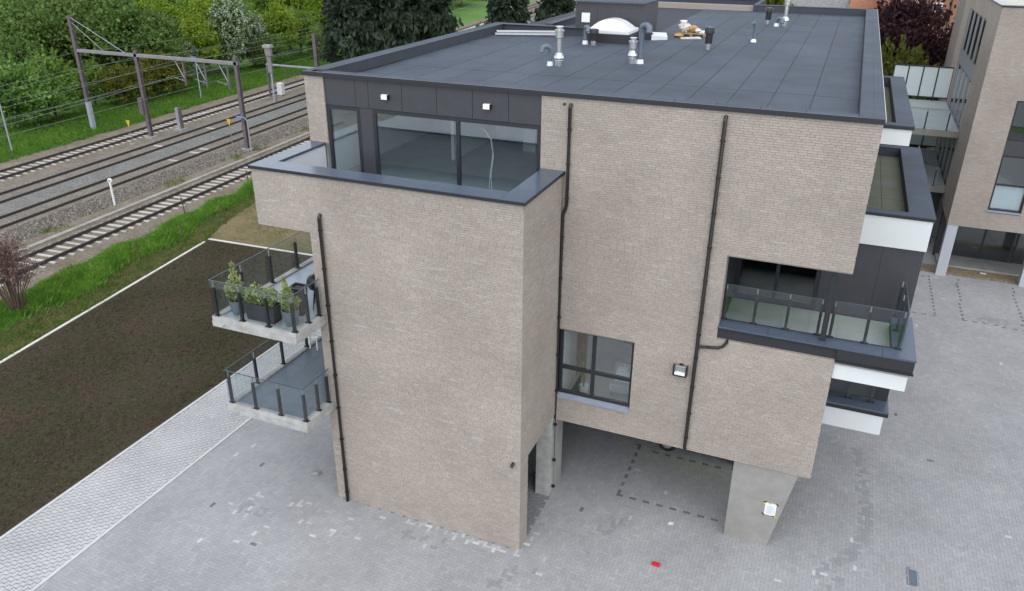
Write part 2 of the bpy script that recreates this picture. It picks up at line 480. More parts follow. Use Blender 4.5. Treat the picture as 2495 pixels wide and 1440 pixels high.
leaf('leaf_purple', (0.026, 0.011, 0.015), (0.05, 0.019, 0.022), tr=0.2)
leaf('leaf_variegated', (0.17, 0.25, 0.1), (0.46, 0.48, 0.22), sc=7, var=0.35)
leaf('blossom', (0.55, 0.62, 0.5), (0.38, 0.48, 0.32), tr=0.3, var=0.15)
leaf('grass_tall', (0.1, 0.24, 0.03), (0.19, 0.35, 0.05), sc=0.9, var=0.4)
leaf('grass_rough', (0.085, 0.18, 0.03), (0.3, 0.27, 0.12), sc=1.6, var=0.5)
leaf('grass_far', (0.085, 0.2, 0.025), (0.15, 0.28, 0.04), sc=0.25)
glass('glass_rail', (0.915, 0.942, 0.945), 1.5)
glass('glass_window', (0.9, 0.95, 0.965), 2.4)
glass('glass_dark', (0.6, 0.64, 0.65), 2.0)
mat('screen_panel', (0.62, 0.7, 0.7), 0.25)
mat('orange', (0.8, 0.2, 0.01), 0.5)
mat('cyan', (0.02, 0.3, 0.6), 0.5)
mat('dome_acrylic2', (0.76, 0.78, 0.8), 0.18)
mat('edge_green', (0.05, 0.08, 0.082), 0.3)
mat('sill_stone', (0.25, 0.285, 0.35), 0.6, noise=(4, 0.1))
mat('gravel_roof', (0.5, 0.48, 0.42), 0.9, noise=(5, 0.2))
mat('concrete_post', (0.42, 0.44, 0.48), 0.7, noise=(2, 0.06))
mat('gravel_bed', (0.24, 0.19, 0.12), 0.95, noise=(9, 0.35), bump=(14, 1, 0.04), coords='World')
mat('galv_panel', (0.2, 0.205, 0.225), 0.5)
mat('deck_concrete', (0.33, 0.36, 0.37), 0.6, noise=(1, 0.1))
mat('concrete_trough', (0.3, 0.28, 0.25), 0.9, var=0.1, noise=(2, 0.2))
mat('concrete_lilac', (0.3, 0.28, 0.33), 0.85, noise=(2, 0.15))
mat('mast_beam', (0.21, 0.2, 0.21), 0.6, noise=(2, 0.15))
leaf('leaf_olivegreen', (0.085, 0.1, 0.02), (0.13, 0.14, 0.025))
leaf('grass_shoot', (0.06, 0.07, 0.027), (0.095, 0.095, 0.05), sc=1.5, var=0.5)
mat('street_paving', (0.34, 0.35, 0.37), 0.9, noise=(0.7, 0.12, 8), coords='World')
mat('clod', (0.062, 0.052, 0.036), 0.95, var=0.35, island=True, spec=0.1)
# ================================================================== SETTING
structure('ground', MB().poly([(-900, -500, -0.06), (900, -500, -0.06), (900, 1300, -0.06), (-900, 1300, -0.06)]), 'ground_green')
# dark soil lawn inside its white edging
LAWN = [(-23.0, -3.2), (-25.3, 13.14), (-14.0, 13.6), (-14.0, -16.0), (-21.2, -16.0)]
structure('lawn', MB().poly([(-21.2, -16, 0.0), (-14.02, -16, 0.0), (-14.02, 13.6, 0.0), (-25.3, 13.14, 0.0)]), 'soil')
structure('dry_verge', MB().poly([(-29.3, 27, -0.02), (-26.3, 15.2, -0.02), (-25.35, 13.2, -0.02), (-14.0, 13.7, -0.02), (-12, 27, -0.02)]), 'sand_grass')

def kerb_run(owner, p0, p1, w, h, step, z0=-0.05, m='concrete_kerb'):
    p0 = Vector((*p0, 0)); p1 = Vector((*p1, 0)); d = (p1 - p0); Ln = d.length; d.normalize(); n = Vector((-d.y, d.x, 0)) * (w / 2)
    k = int(Ln / step)
    me = None
    for i in range(k):
        a = p0 + d * (i * step + 0.004)
        if me is None:
            q = d * (step - 0.008)
            pts = [(-n), (-n) + q, n + q, n]
            mb = MB().hull8([(v.x, v.y, z0) for v in pts] + [(v.x, v.y, h) for v in pts])
            me = mb.mesh('kerb_stone')
        o = obj('kerb_stone', me, m, owner, a)
mat('concrete_kerb', (0.62, 0.6, 0.56), 0.85, var=0.06, noise=(1.2, 0.1))
mat('concrete_kerb2', (0.5, 0.5, 0.51), 0.85, var=0.05, noise=(1.2, 0.1))
kb = structure('lawn_kerb', MB().box(-25.36, -25.30, 13.10, 13.16, -0.05, 0.03), 'concrete_kerb')
kerb_run(kb, (-21.2, -16.0), (-25.3, 13.14), 0.13, 0.035, 1.0)
kerb_run(kb, (-25.3, 13.14), (-14.0, 13.6), 0.13, 0.035, 1.0)
kb2 = structure('strip_kerb', MB().box(-14.06, -13.99, 13.3, 13.5, -0.05, 0.02), 'concrete_kerb2')
kerb_run(kb2, (-14.0, -16.0), (-14.0, 13.3), 0.1, 0.02, 1.0, m='concrete_kerb2')
kb3 = structure('courtyard_kerb', MB().box(-11.46, -11.36, 13.3, 13.5, -0.05, 0.02), 'concrete_kerb2')
kerb_run(kb3, (-11.41, -16.0), (-11.41, 13.3), 0.1, 0.02, 1.0, m='concrete_kerb2')

# ---- pavers in herringbone
PWD = 0.105
MARKS = []
def mark_line(x0, y0, x1, y1, step=0.43):
    n = max(1, int(round(math.hypot(x1 - x0, y1 - y0) / step)))
    for i in range(n + 1):
        MARKS.append((x0 + (x1 - x0) * i / n, y0 + (y1 - y0) * i / n, abs(x1 - x0) > abs(y1 - y0)))
mark_line(1.93, 0.83, 1.93, 3.45); mark_line(1.93, 0.8, 5.3, 0.77); mark_line(1.95, 3.4, 5.6, 3.3)
mark_line(12.0, 23.6, 11.97, 18.9); mark_line(13.33, 23.6, 13.14, 18.75); mark_line(15.85, 23.4, 15.6, 19.2)
mark_line(13.14, 18.72, 15.6, 18.6); mark_line(15.7, 18.6, 19, 18.5); mark_line(11.1, 18.75, 11.95, 18.7)
GRATE = (10.2, 10.5, 0.12, 0.75)
def in_yard(x, y):
    if x < -11.36 or x > 25 or y > 24.2 or y < -13: return False
    if -6.07 < x < -0.02 and -2.78 < y < 0.6: return False
    if x < -6.0 and y > 14: return False
    if -6.0 < x < 7.28 and y > 9: return False
    if GRATE[0] < x < GRATE[1] and GRATE[2] < y < GRATE[3]: return False
    return True
def herring(x0, x1, y0, y1, w):
    """yield (cx, cy, along_x) for a 2:1 herringbone"""
    K0, K1 = int(y0 / w) - 4, int(y1 / w) + 4
    for k in range(K0, K1):
        m0 = int((x0 / w - k) / 4) - 1; m1 = int((x1 / w - k) / 4) + 1
        for m in range(m0, m1 + 1):
            ox = k + 4 * m
            yield (ox + 1) * w, (k + 0.5) * w, True
            yield (ox + 0.5) * w, (k + 2) * w, False
pav = [(x, y, a) for x, y, a in herring(-11.4, 24, -13, 24.2, PWD) if in_yard(x, y)]
PX = np.array([p[0] for p in pav]); PY = np.array([p[1] for p in pav]); PA = np.array([p[2] for p in pav])
def proj_np(P):
    d = P - np.array(CAM_POS); z = d @ np.array(FWD)
    return PW / 2 + FPX * (d @ np.array(RGT)) / z, PH / 2 - FPX * (d @ np.array(UPV)) / z, z
px, py, pz = proj_np(np.stack([PX, PY, np.zeros_like(PX)], 1))
keep = (pz > 2) & (px > -500) & (px < PW + 500) & (py < PH + 450)
PX, PY, PA, px, py, pz = [a[keep] for a in (PX, PY, PA, px, py, pz)]
cls = np.zeros(len(PX), int)
# pale, lime-bloomed pavers: along the tower foot, in drifts and at random
bl = (np.sin(PX * 1.3 + 2.1) * np.cos(PY * 1.1 - 0.4) + np.sin(PX * 0.43 - PY * 0.8))
r = RNG.random(len(PX))
foot = (PX > -3.6) & (PX < 0.1) & (PY < -2.8) & (PY > -3.06) & (r < 0.6)
corner = (np.hypot(PX - 0.3, PY + 2.6) < 0.8) & (r < 0.1)
drift = (np.hypot((PX + 6.5) / 2.6, (PY + 4.2) / 0.9) < 1) & (r < 0.06)
drift2 = (PX > 6.5) & (PX < 9.2) & (np.abs(PY + 1.3 - 0.55 * (PX - 6.5)) < 0.25) & (r < 0.1)
cls[foot | corner | drift | drift2 | (r < 0.0025)] = 1
cls[(r > 0.9994)] = 2
def damp(px_path, rad, prob):
    P_ = [ground_at(*q) for q in px_path]
    for a_, b_ in zip(P_[:-1], P_[1:]):
        for k_ in range(9):
            c0 = a_.lerp(b_, k_ / 8)
            cls[(np.hypot(PX - c0.x, PY - c0.y) < rad * RNG.uniform(.7, 1.2)) & (r < prob) & (cls == 0)] = 3
damp([(2090, 1100), (2100, 1180), (2112, 1250), (2105, 1310), (2060, 1360), (1990, 1400)], 0.2, 0.75)
damp([(585, 1232), (640, 1245)], 0.22, 0.5); damp([(1190, 1425), (1240, 1395), (1300, 1385)], 0.2, 0.35); damp([(1470, 1290), (1530, 1275)], 0.25, 0.4)
damp([(2400, 780), (2440, 785)], 0.3, 0.8); damp([(1000, 1300), (1080, 1330)], 0.2, 0.3); damp([(1440, 1420), (1600, 1380)], .1, .3); damp([(2010, 1425), (2060, 1405)], .12, .6)
for mx_, my_, al in MARKS:
    d2 = (PX - mx_) ** 2 + (PY - my_) ** 2 + np.where(PA == al, 0, 0.02)
    cls[int(np.argmin(d2))] = 2
inframe = (px > 20) & (px < PW - 20) & (py > 20) & (py < PH - 12)
ordr = np.argsort(np.where(inframe & (cls == 0), pz, 1e9))
single_ids = set(ordr[:300].tolist())
yard = structure('courtyard', MB().box(-11.36, 25, -13.5, 24.3, -0.25, -0.005), 'joint')
gx, gy = PWD - 0.002, PWD / 2 - 0.002
def paver_mesh(sel, name, m):
    C = np.stack([PX[sel], PY[sel], np.zeros(len(sel))], 1)
    hu = np.where(PA[sel], gx, gy); hv = np.where(PA[sel], gy, gx)
    me = block_field(name, C, hu, hv, np.array([1., 0, 0]), np.array([0, 1., 0]), np.array([0, 0, 1.]), 0.03, 0.0006, 0.001)
    o = obj(name, me, m, yard); o['kind'] = 'stuff'
mask = np.ones(len(PX), bool); mask[list(single_ids)] = False
for c, nm, m in ((0, 'paver_field', 'paver'), (1, 'bloomed_paver_field', 'paver_pale'), (2, 'dark_paver_field', 'paver_dark'), (3, 'damp_paver_field', 'paver_damp')):
    sel = np.where(mask & (cls == c))[0]
    paver_mesh(sel, nm, m)
pm = {}
for al in (True, False):
    hu, hv = (gx, gy) if al else (gy, gx)
    pm[al] = block_field('paver', np.zeros((1, 3)), np.array([hu]), np.array([hv]), np.array([1., 0, 0]), np.array([0, 1., 0]), np.array([0, 0, 1.]), 0.03, 0.0, 0.001)
    pm[al].materials.append(MATS['paver'])
for i in sorted(single_ids):
    obj('paver', pm[bool(PA[i])], None, yard, (PX[i], PY[i], RNG.uniform(-0.0005, 0.0005)))

# ---- permeable strip: the same bond with open ends
strip = structure('permeable_strip', MB().box(-13.95, -11.46, -16, 13.3, -0.2, -0.03), 'joint_dark')
sw = 0.115
sp = [(x, y, a) for x, y, a in herring(-14.0, -11.4, -13, 13.3, sw) if -14.02 < x < -11.4]
SX = np.array([p[0] for p in sp]); SY = np.array([p[1] for p in sp]); SA = np.array([p[2] for p in sp])
hl, hw = sw - 0.021, sw / 2 - 0.0008
me = block_field('strip_paver_field', np.stack([SX, SY, np.zeros_like(SX)], 1), np.where(SA, hl, hw), np.where(SA, hw, hl), np.array([1., 0, 0]), np.array([0, 1., 0]), np.array([0, 0, 1.]), 0.05, 0.0006, 0.001)
o = obj('strip_paver_field', me, 'paver_strip', strip); o['kind'] = 'stuff'

# yard drain with its steel frame
gr = thing('drain_grate', 'small rectangular drain grate with steel frame in the right courtyard', 'drain', (10.35, 0.43, 0))
part('grate', MB().box(10.25, 10.45, 0.17, 0.70, -0.03, 0.005), 'pvc_grey', gr)
for i in range(9):
    part('bar', MB().box(10.255, 10.445, 0.19 + i * 0.057, 0.21 + i * 0.057, 0.005, 0.010), 'pvc_grey', gr)
for a, b in ((10.215, 10.25), (10.45, 10.485)):
    part('frame', MB().box(a, b, 0.13, 0.74, -0.03, 0.014), 'aluminium', gr)
for a, b in ((0.13, 0.165), (0.705, 0.74)):
    part('frame', MB().box(10.251, 10.449, a, b, -0.03, 0.012), 'pvc_grey', gr)

structure('passage_paving', MB().poly([(7.3, 24.31, -0.03), (30, 24.31, -0.03), (30, 40, -0.03), (7.3, 40, -0.03)]), 'street_paving')
structure('street', MB().poly([(-90, -140, -0.02), (90, -140, -0.02), (90, -16.2, -0.02), (-90, -16.2, -0.02)]), 'street_paving')
# ================================================================== APARTMENT BUILDING (main)
def intervals(u0, u1, zc, holes):
    seg = [(u0, u1)]
    for a, b, c, d in holes:
        if c - 0.01 < zc < d + 0.01:
            out = []
            for s, e in seg:
                if b <= s or a >= e: out.append((s, e)); continue
                if a > s: out.append((s, a))
                if b < e: out.append((b, e))
            seg = out
    return seg
COURSE, BLEN = 0.0605, 0.212
def brick_rects(u0, u1, z0, z1, holes=()):
    out = []
    n = int((z1 - z0) / COURSE)
    ch = (z1 - z0) / n
    for k in range(n):
        zc = z0 + (k + 0.5) * ch
        for s, e in intervals(u0, u1, zc, holes):
            u = s - random.uniform(0, BLEN)
            while u < e - 0.02:
                l = BLEN * random.uniform(0.95, 1.04)
                a, b = max(u, s), min(u + l, e)
                if b - a > 0.03: out.append(((a + b) / 2, zc, (b - a) / 2, ch / 2))
                u += l
    return out
def brick_field(owner, faces, n_single=0):
    """faces: list of (origin, U, N, rects)"""
    C, HU, HV, UU, NN = [], [], [], [], []
    for org, U, Nn, rects in faces:
        R = np.array(rects)
        C.append(np.array(org) + R[:, :1] * np.array(U) + R[:, 1:2] * np.array([0, 0, 1.]))
        HU.append(R[:, 2] - 0.003); HV.append(R[:, 3] - 0.0022)
        UU.append(np.tile(U, (len(R), 1))); NN.append(np.tile(Nn, (len(R), 1)))
    C = np.concatenate(C); HU = np.concatenate(HU); HV = np.concatenate(HV); UU = np.concatenate(UU).astype(float); NN = np.concatenate(NN).astype(float)
    pick = []
    if n_single:
        x, y, z = proj_np(C)
        v = np.array(CAM_POS) - C; dist = np.linalg.norm(v, axis=1)
        cosv = (v * NN).sum(1) / dist
        score = cosv / dist ** 2 * ((x > 0) & (x < PW) & (y > 0) & (y < PH)) * (HU > 0.097)
        pick = np.argsort(-score)[:n_single]
    mask = np.ones(len(C), bool); mask[pick] = False
    me = block_field('brick_field', C[mask], HU[mask], HV[mask], UU[mask], np.array([0, 0, 1.]), NN[mask], 0.02, 0.001, 0.0008)
    o = obj('brick_field', me, 'brick', owner); o['kind'] = 'stuff'
    meshes = {}
    for i in pick:
        key = tuple(NN[i])
        if key not in meshes:
            m = block_field('brick', np.zeros((1, 3)), np.array([0.1035]), np.array([0.0269]), UU[i:i + 1], np.array([0, 0, 1.]), NN[i:i + 1], 0.02, 0, 0.0015)
            m.materials.append(MATS['brick']); meshes[key] = m
        b = obj('brick', meshes[key], None, owner, tuple(C[i] + NN[i] * RNG.uniform(-0.0009, 0.0009)))
        su = HU[i] / 0.1035
        b.scale = (su if abs(UU[i][0]) > 0.5 else 1, su if abs(UU[i][1]) > 0.5 else 1, 1)
    return o

XL, XR, XT0, XTL, DT = -7.84, 7.28, -6.07, -7.75, 2.78
ZU, ZTB, ZP, H = 2.74, 8.75, 10.40, 12.40
A = thing('apartment_building', 'beige brick apartment block with dark flat roof, roof terrace and glass balconies', 'building')

# ---- cores behind the bricks (mortar coloured), 15 mm back from the brick faces
t = 0.006
w = MB()
w.box(XT0 + t, -t, -DT + t, -DT + 0.3, 0, ZTB)                       # tower front
w.box(-0.3, -t, -DT + 0.3, -2.2, 0, ZTB); w.box(-0.3, -t, -2.2, -0.001, 2.93, ZTB)   # tower right, above the passage
w.box(XTL + t, -t, -DT + t, -DT + 0.40, ZTB, 10.33)                  # parapet front
w.box(-0.42, -t, -DT + 0.40, -0.002, ZTB, 10.33)                     # parapet right
part('wall_core', w, 'mortar', A)
w = MB()
# facade: pieces round the openings
HW = (0.04, 2.22, 3.60, 5.80)      # lower window
HN = (4.37, 7.30, 6.42, 8.72)      # terrace notch
w.box(0.001, XR - t, t, 0.32, ZU, HW[2]); w.box(HW[1], XR - t, t, 0.32, HW[2], HW[3]); w.box(0.001, XR - t, t, 0.32, HW[3], HN[2])
w.box(0.001, HN[0] - t, t, 0.32, HN[2], HN[3])
w.box(-0.65, XR - t, t, 0.32, HN[3], H - 0.06)
part('wall_core', w, 'mortar', A)
part('wall_core', MB().box(XL + t, -7.2, t, 0.32, ZP - 0.05, H - 0.06), 'mortar', A)
# ---- sides and body that the photograph does not show straight on
w = MB()
w.box(XT0, XT0 + 0.3, -DT + 0.3, 27.5, 0, ZTB)
w.box(XTL, XTL + 0.4, -DT + 0.40, -0.002, ZTB, 10.33)
w.box(XL, XL + 0.3, 0.32, 13.7, ZTB, H - 0.06)
w.box(XR - 0.3, XR, 0.33, 27.8, HN[3], H - 0.06)
w.box(XR - 0.3, XR, 0.33, 2.79, ZU, HN[2] - 0.3)
w.box(XL + 0.3, -5.9, 13.4, 13.7, 0, H - 0.06)
w.box(XT0, XR, 27.5, 27.8, 0, H - 0.06)
w.box(XTL + 0.001, XT0 - 0.001, -DT + 0.41, 13.7, ZTB, 9.0)
part('side_wall', w, 'brick_plain', A)

faces = []
faces.append(((0, -DT, 0), (1, 0, 0), (0, -1, 0), brick_rects(XT0, 0, 0.0, ZTB)))
faces.append(((0, -DT, 0), (1, 0, 0), (0, -1, 0), brick_rects(XTL, 0, ZTB, 10.33)))
faces.append(((0, 0, 0), (0, 1, 0), (1, 0, 0), brick_rects(-DT, 0, 0, 10.33, [(-2.2, 0.1, -1, 2.93)])))
faces.append(((0, 0, 0), (1, 0, 0), (0, -1, 0), brick_rects(0.0, XR, ZU, 10.33, [HW, HN])))
faces.append(((0, 0, 0), (1, 0, 0), (0, -1, 0), brick_rects(-0.65, XR, 10.33, H - 0.06)))
faces.append(((0, 0, 0), (1, 0, 0), (0, -1, 0), brick_rects(XL, -7.2, 10.40, H - 0.06)))
faces.append(((HN[0], 0, 0), (0, 1, 0), (1, 0, 0), brick_rects(0.01, 0.42, 6.42, 8.72)))
faces.append(((HW[1], 0, 0), (0, 1, 0), (-1, 0, 0), brick_rects(0.01, 0.14, HW[2], HW[3])))
brick_field(A, faces, 300)

# ---- slabs, soffits, inner rooms
s = MB()
s.box(0.001, XR - 0.01, 0.33, 27.4, ZU + 0.005, 3.3)
s.box(XT0 + 0.3, -0.31, -DT + 0.31, 27.4, 2.95, 3.3)
s.box(XT0 + 0.3, HN[0] - 0.3, 0.33, 27.4, 5.95, 6.4)
s.box(XL + 0.3, XR - 0.3, 0.33, 27.4, 8.75, 9.2)
s.box(XL + 0.3, XR - 0.3, 0.33, 27.4, 11.72, 11.98)
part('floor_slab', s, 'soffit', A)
# ground floor core walls; unseen right one added to darken the car deck
g = MB()
g.box(-0.32, 0.06, 0.005, 0.62, 0, ZU - 0.003); g.box(-0.32, 0.0, 6.0, 27, 0, ZU - 0.003); g.box(0.0, XR, 10.5, 10.8, 0, ZU - 0.003); g.box(6.9, 7.2, 3.6, 10.49, 0, ZU - 0.003)
part('concrete_wall', g, 'concrete', A)
part('passage_post', MB().box(-0.48, -0.03, -0.24, 0.0, 0, 2.93), 'concrete_light', A, label='pale rendered post in the passage under the tower')
# tapered concrete pier under the right corner
p = MB().hull8([(5.28, 0.15, 0), (6.49, 0.15, 0), (6.49, 0.5, 0), (5.28, 0.5, 0), (5.27, 0.06, ZU), (6.98, 0.06, ZU), (6.98, 0.5, ZU), (5.27, 0.5, ZU)])
part('pier', p, 'concrete', A, label='tapered bare concrete pier under the overhanging facade')

# ---- top floor: charcoal panels over the glazing
pan_x = [-7.2, -6.2, -5.78, -4.72, -3.66, -2.6, -1.57, -0.66]
for a, b in zip(pan_x[:-1], pan_x[1:]):
    z0 = 11.50
    part('cladding_panel', MB().box(a + 0.006, b - 0.006, 0.045, 0.10, z0, H - 0.07), 'charcoal', A)
part('cladding_panel', MB().box(-6.1, -5.68, 0.05, 0.12, 9.2, 11.49), 'charcoal', A)
part('cladding_backing', MB().box(-7.2, -0.66, 0.10, 0.3, 11.5, H - 0.07), 'charcoal_dark', A)
def window(owner, name, x0, x1, z0, z1, y, mx=(), mz=(), fw=0.07, g='glass_window', dep=0.09):
    f = MB()
    f.box(x0, x0 + fw, y, y + dep, z0, z1); f.box(x1 - fw, x1, y, y + dep, z0, z1)
    f.box(x0 + fw, x1 - fw, y, y + dep, z1 - fw, z1); f.box(x0 + fw, x1 - fw, y, y + dep, z0, z0 + fw)
    xs = [x0 + fw] + [v for c in mx for v in (c - 0.05, c + 0.05)] + [x1 - fw]
    zs = [z0 + fw] + [v for c in mz for v in (c - 0.05, c + 0.05)] + [z1 - fw]
    for c in mx: f.box(c - 0.05, c + 0.05, y - 0.006, y + dep + 0.004, z0 + fw, z1 - fw)
    for c in mz:
        for i in range(0, len(xs), 2): f.box(xs[i], xs[i + 1], y - 0.003, y + dep + 0.002, c - 0.05, c + 0.05)
    o = part(name, f, 'frame_dark', owner)
    for i in range(0, len(xs), 2):
        for j in range(0, len(zs), 2):
            part('pane', MB().box(xs[i] + 0.001, xs[i + 1] - 0.001, y + 0.035, y + 0.055, zs[j] + 0.001, zs[j + 1] - 0.001), g, o)
    return o
window(A, 'window', -7.2, -6.1, 9.2, 11.49, 0.04, fw=0.1)
window(A, 'window', -5.68, -0.665, 9.2, 11.49, 0.04, mx=(-3.05,), fw=0.1)
# top room
r = MB()
r.box(-7.5, 1.5, 7.0, 7.1, 9.22, 11.7); r.box(-0.62, -0.55, 0.34, 3.2, 9.22, 11.7); r.box(1.5, 1.6, 0.34, 7.0, 9.22, 11.7)
r.box(-5.05, -4.95, 3.6, 7.0, 9.22, 11.7); r.box(-7.53, -7.5, 0.33, 7.0, 9.22, 11.7)
r.box(-3.35, -2.9, 5.6, 6.0, 9.22, 11.7)
part('room_wall', r, 'plaster', A)
part('room_floor', MB().box(-7.5, 1.5, 0.14, 7.0, 9.2, 9.215), 'screed', A)
part('room_ceiling', MB().box(-7.5, 1.5, 0.14, 7.0, 11.70, 11.716), 'plaster', A)
cab = MB()
cab.tube([(-2.42, 0.9, 9.23), (-2.46, 0.9, 9.7), (-2.38, 0.9, 10.3), (-2.45, 0.9, 10.75), (-2.62, 0.9, 11.0), (-2.75, 0.9, 11.05)], 0.012, 6)
cab.tube([(-2.55, 0.95, 9.23), (-2.5, 0.95, 9.8), (-2.4, 0.92, 10.4), (-2.45, 0.92, 10.8)], 0.012, 6)
part('loose_cable', cab, 'white_plastic', A)
for lx in (-5.21, -2.15):
    wl = part('wall_lamp', MB().box(lx - 0.1, lx + 0.1, -0.06, 0.045, 11.80, 11.93), 'black_plastic', A)
    part('lamp_cover', MB().box(lx - 0.095, lx + 0.085, -0.075, -0.058, 11.81, 11.935), 'lamp_white', wl)
    part('lamp_top', MB().box(lx - 0.095, lx + 0.085, -0.06, 0.03, 11.931, 11.938), 'lamp_white', wl)

# ---- roof terrace on the tower: floor, inner parapet faces, coping pieces
part('terrace_floor', MB().box(XTL + 0.4, -0.42, -DT + 0.4, 0.04, 9.0, 9.14), 'tile_slate', A)
inn = MB()
inn.box(XTL + 0.401, XTL + 0.415, -DT + 0.41, 0.0, 9.14, 10.33); inn.box(-0.435, -0.421, -DT + 0.41, 0.0, 9.14, 10.33)
inn.box(XTL + 0.415, -0.435, -DT + 0.401, -DT + 0.413, 9.14, 10.33)
part('parapet_lining', inn, 'white_panel', A)
def coping_run(owner, axis, a0, a1, b0, b1, z, n, th=0.07, gap=0.004, m='coping'):
    """n pieces of coping along axis between a0,a1; b0,b1 across"""
    L_ = (a1 - a0) / n
    for i in range(n):
        u, v = a0 + i * L_ + gap / 2, a0 + (i + 1) * L_ - gap / 2
        mb = MB().box(u, v, b0, b1, z - th, z) if axis == 'x' else MB().box(b0, b1, u, v, z - th, z)
        part('coping', mb, m, owner)
CW = 0.62
coping_run(A, 'x', XTL - 0.04 + CW, -0.60, -DT - 0.05, -DT + CW - 0.05, ZP, 2)
part('coping', MB().prism([(XTL - 0.04, -DT - 0.05), (XTL - 0.04 + CW - 0.004, -DT - 0.05), (XTL - 0.04 + CW - 0.004, -DT + CW - 0.05), (XTL + 0.45, -DT + CW - 0.05), (XTL + 0.45, -1.2), (XTL - 0.04, -1.2)], ZP - 0.07, ZP), 'coping', A)
coping_run(A, 'y', -1.196, -0.004, XTL - 0.04, XTL + 0.45, ZP, 1)
part('coping', MB().prism([(-0.596, -DT - 0.05), (0.04, -DT - 0.05), (0.04, -1.9), (-0.60, -1.9), (-0.596, -DT + CW - 0.05)], ZP - 0.07, ZP), 'coping', A)
coping_run(A, 'y', -1.896, -0.004, -0.60, 0.04, ZP, 1)

ce = MB(); ce.box(XTL - 0.045, 0.045, -DT - 0.057, -DT - 0.0505, ZP - 0.085, ZP - 0.006)
part('coping_edge', ce, 'flashing', A)
part('coping_edge', MB().box(0.0405, 0.047, -DT - 0.05, -0.01, ZP - 0.085, ZP - 0.006), 'flashing', A)
part('coping_edge', MB().box(XTL - 0.047, XTL - 0.0405, -DT - 0.05, -0.01, ZP - 0.085, ZP - 0.006), 'flashing', A)

# ---- main roof
ZR = 12.06
RY = 27.3
deck = MB()
deck.box(XL + 0.3, XR - 0.3, 1.6, 27.5, 11.98, ZR - 0.012)
deck.box(XL + 0.3, -1.0, 13.4, 13.7, 12.0, 12.3)
part('roof_deck', deck, 'roof_base', A)
# front sheets roll up to the eaves edge
prof = [(0.02, 12.385), (0.45, 12.37), (0.95, 12.25), (1.5, 12.125), (2.2, 12.075), (3.1, 12.065), (4.005, 12.064)]
def sheet_front(x0, x1):
    mb = MB()
    for (ya, za), (yb, zb) in zip(prof[:-1], prof[1:]):
        n = len(mb.v)
        mb.v += [(x0, ya, za), (x1, ya, za), (x1, yb, zb), (x0, yb, zb), (x0, ya, za - 0.012), (x1, ya, za - 0.012), (x1, yb, zb - 0.012), (x0, yb, zb - 0.012)]
        mb.f += [(n, n + 1, n + 2, n + 3), (n, n + 3, n + 7, n + 4), (n + 1, n + 5, n + 6, n + 2)]
    n = len(mb.v) - 8
    mb.f += [(n + 3, n + 2, n + 6, n + 7)]
    return mb
x = -7.35; xs = []
while x < 6.76 - 0.4:
    xs.append(x); x += 1.0
xs.append(6.77)
for a, b in zip(xs[:-1], xs[1:]):
    part('roof_sheet', sheet_front(a + 0.008, b - 0.008), 'roof_sheet', A)
ub = MB()
for (ya, za), (yb, zb) in zip(prof[:-1], prof[1:]):
    ub.poly([(-7.36, ya, za - 0.014), (6.78, ya, za - 0.014), (6.78, yb, zb - 0.014), (-7.36, yb, zb - 0.014)])
part('roof_underlay', ub, 'roof_base', A)
# long sheets running back
cols = [-7.35 + 1.0 * i for i in range(15)] + [6.77]
for i, (a, b) in enumerate(zip(cols[:-1], cols[1:])):
    y = 4.03
    lens = [5.2 + 1.1 * ((i * 7) % 3), 7.5, 7.5, 9]
    for L_ in lens:
        y1 = min(y + L_, 27.3 if a > 1.0 else 30.6)
        if a < -1.5: y1 = min(y1, 13.4)
        if y1 - y > 0.3:
            zz = ZR + 0.002 * ((i + int(y)) % 2)
            part('roof_sheet', MB().box(a + 0.008, b - 0.008, y + 0.008, y1 - 0.008, ZR - 0.008, zz + 0.003), 'roof_sheet', A)
        y = y1
# edge strips along the right parapet
for i in range(14):
    y0 = 1.9 + i * 1.8
    part('roof_sheet', MB().box(6.28 + 0.04 * (i % 2), 6.76, y0 + 0.01, y0 + 1.79, ZR + 0.006, ZR + 0.011), 'roof_sheet', A)
# parapets
pp = MB()
pp.hull8([(XL + 0.01, 0.33, H - 0.3), (-7.36, 0.33, H - 0.3), (-7.36, 13.7, 12.0), (XL + 0.01, 13.7, 12.0), (XL + 0.01, 0.33, H - 0.012), (-7.36, 0.33, H - 0.012), (-7.36, 13.7, H - 0.012), (XL + 0.01, 13.7, H - 0.012)])
pp.box(-7.35, -3.8, 13.32, 13.7, 12.0, H - 0.012)
pp.box(6.78, XR - 0.002, 0.33, 27.8, 12.0, H - 0.012)
pp.box(1.4, 6.77, 27.32, 27.8, 12.0, H - 0.012); pp.box(1.2, 1.39, 27.3, 31, 12.0, H - 0.012); pp.box(-6, 1.19, 30.7, 31, 12.0, H - 0.012)
pp.box(-6.1, -5.8, 15.0, 31, 12.0, H - 0.1)
part('parapet', pp, 'parapet_sheet', A)
coping_run(A, 'y', 0.0, 13.2, XL - 0.02, -7.63, H, 7, 0.011, 0.006, 'roof_sheet'); coping_run(A, 'y', 0.4, 13.2, -7.627, -7.35, H, 6, 0.011, 0.006, 'roof_sheet')
coping_run(A, 'x', XL - 0.02, -3.8, 13.22, 13.72, H, 3, 0.011, 0.006, 'roof_sheet')
coping_run(A, 'y', 0.0, 27.3, 6.77, 7.06, H, 26, 0.011, 0.008, 'roof_sheet'); coping_run(A, 'y', 0.0, 27.8, 7.063, XR + 0.015, H, 9, 0.011, 0.008, 'roof_sheet')
coping_run(A, 'x', 1.2, 6.77, 27.3, 27.82, H, 4, 0.011, 0.006, 'roof_sheet')
coping_run(A, 'x', -6, 1.19, 30.65, 31.05, H, 3, 0.011, 0.006, 'roof_sheet'); coping_run(A, 'y', 27.83, 31.0, 1.18, 1.42, H, 2, 0.011, 0.006, 'roof_sheet')
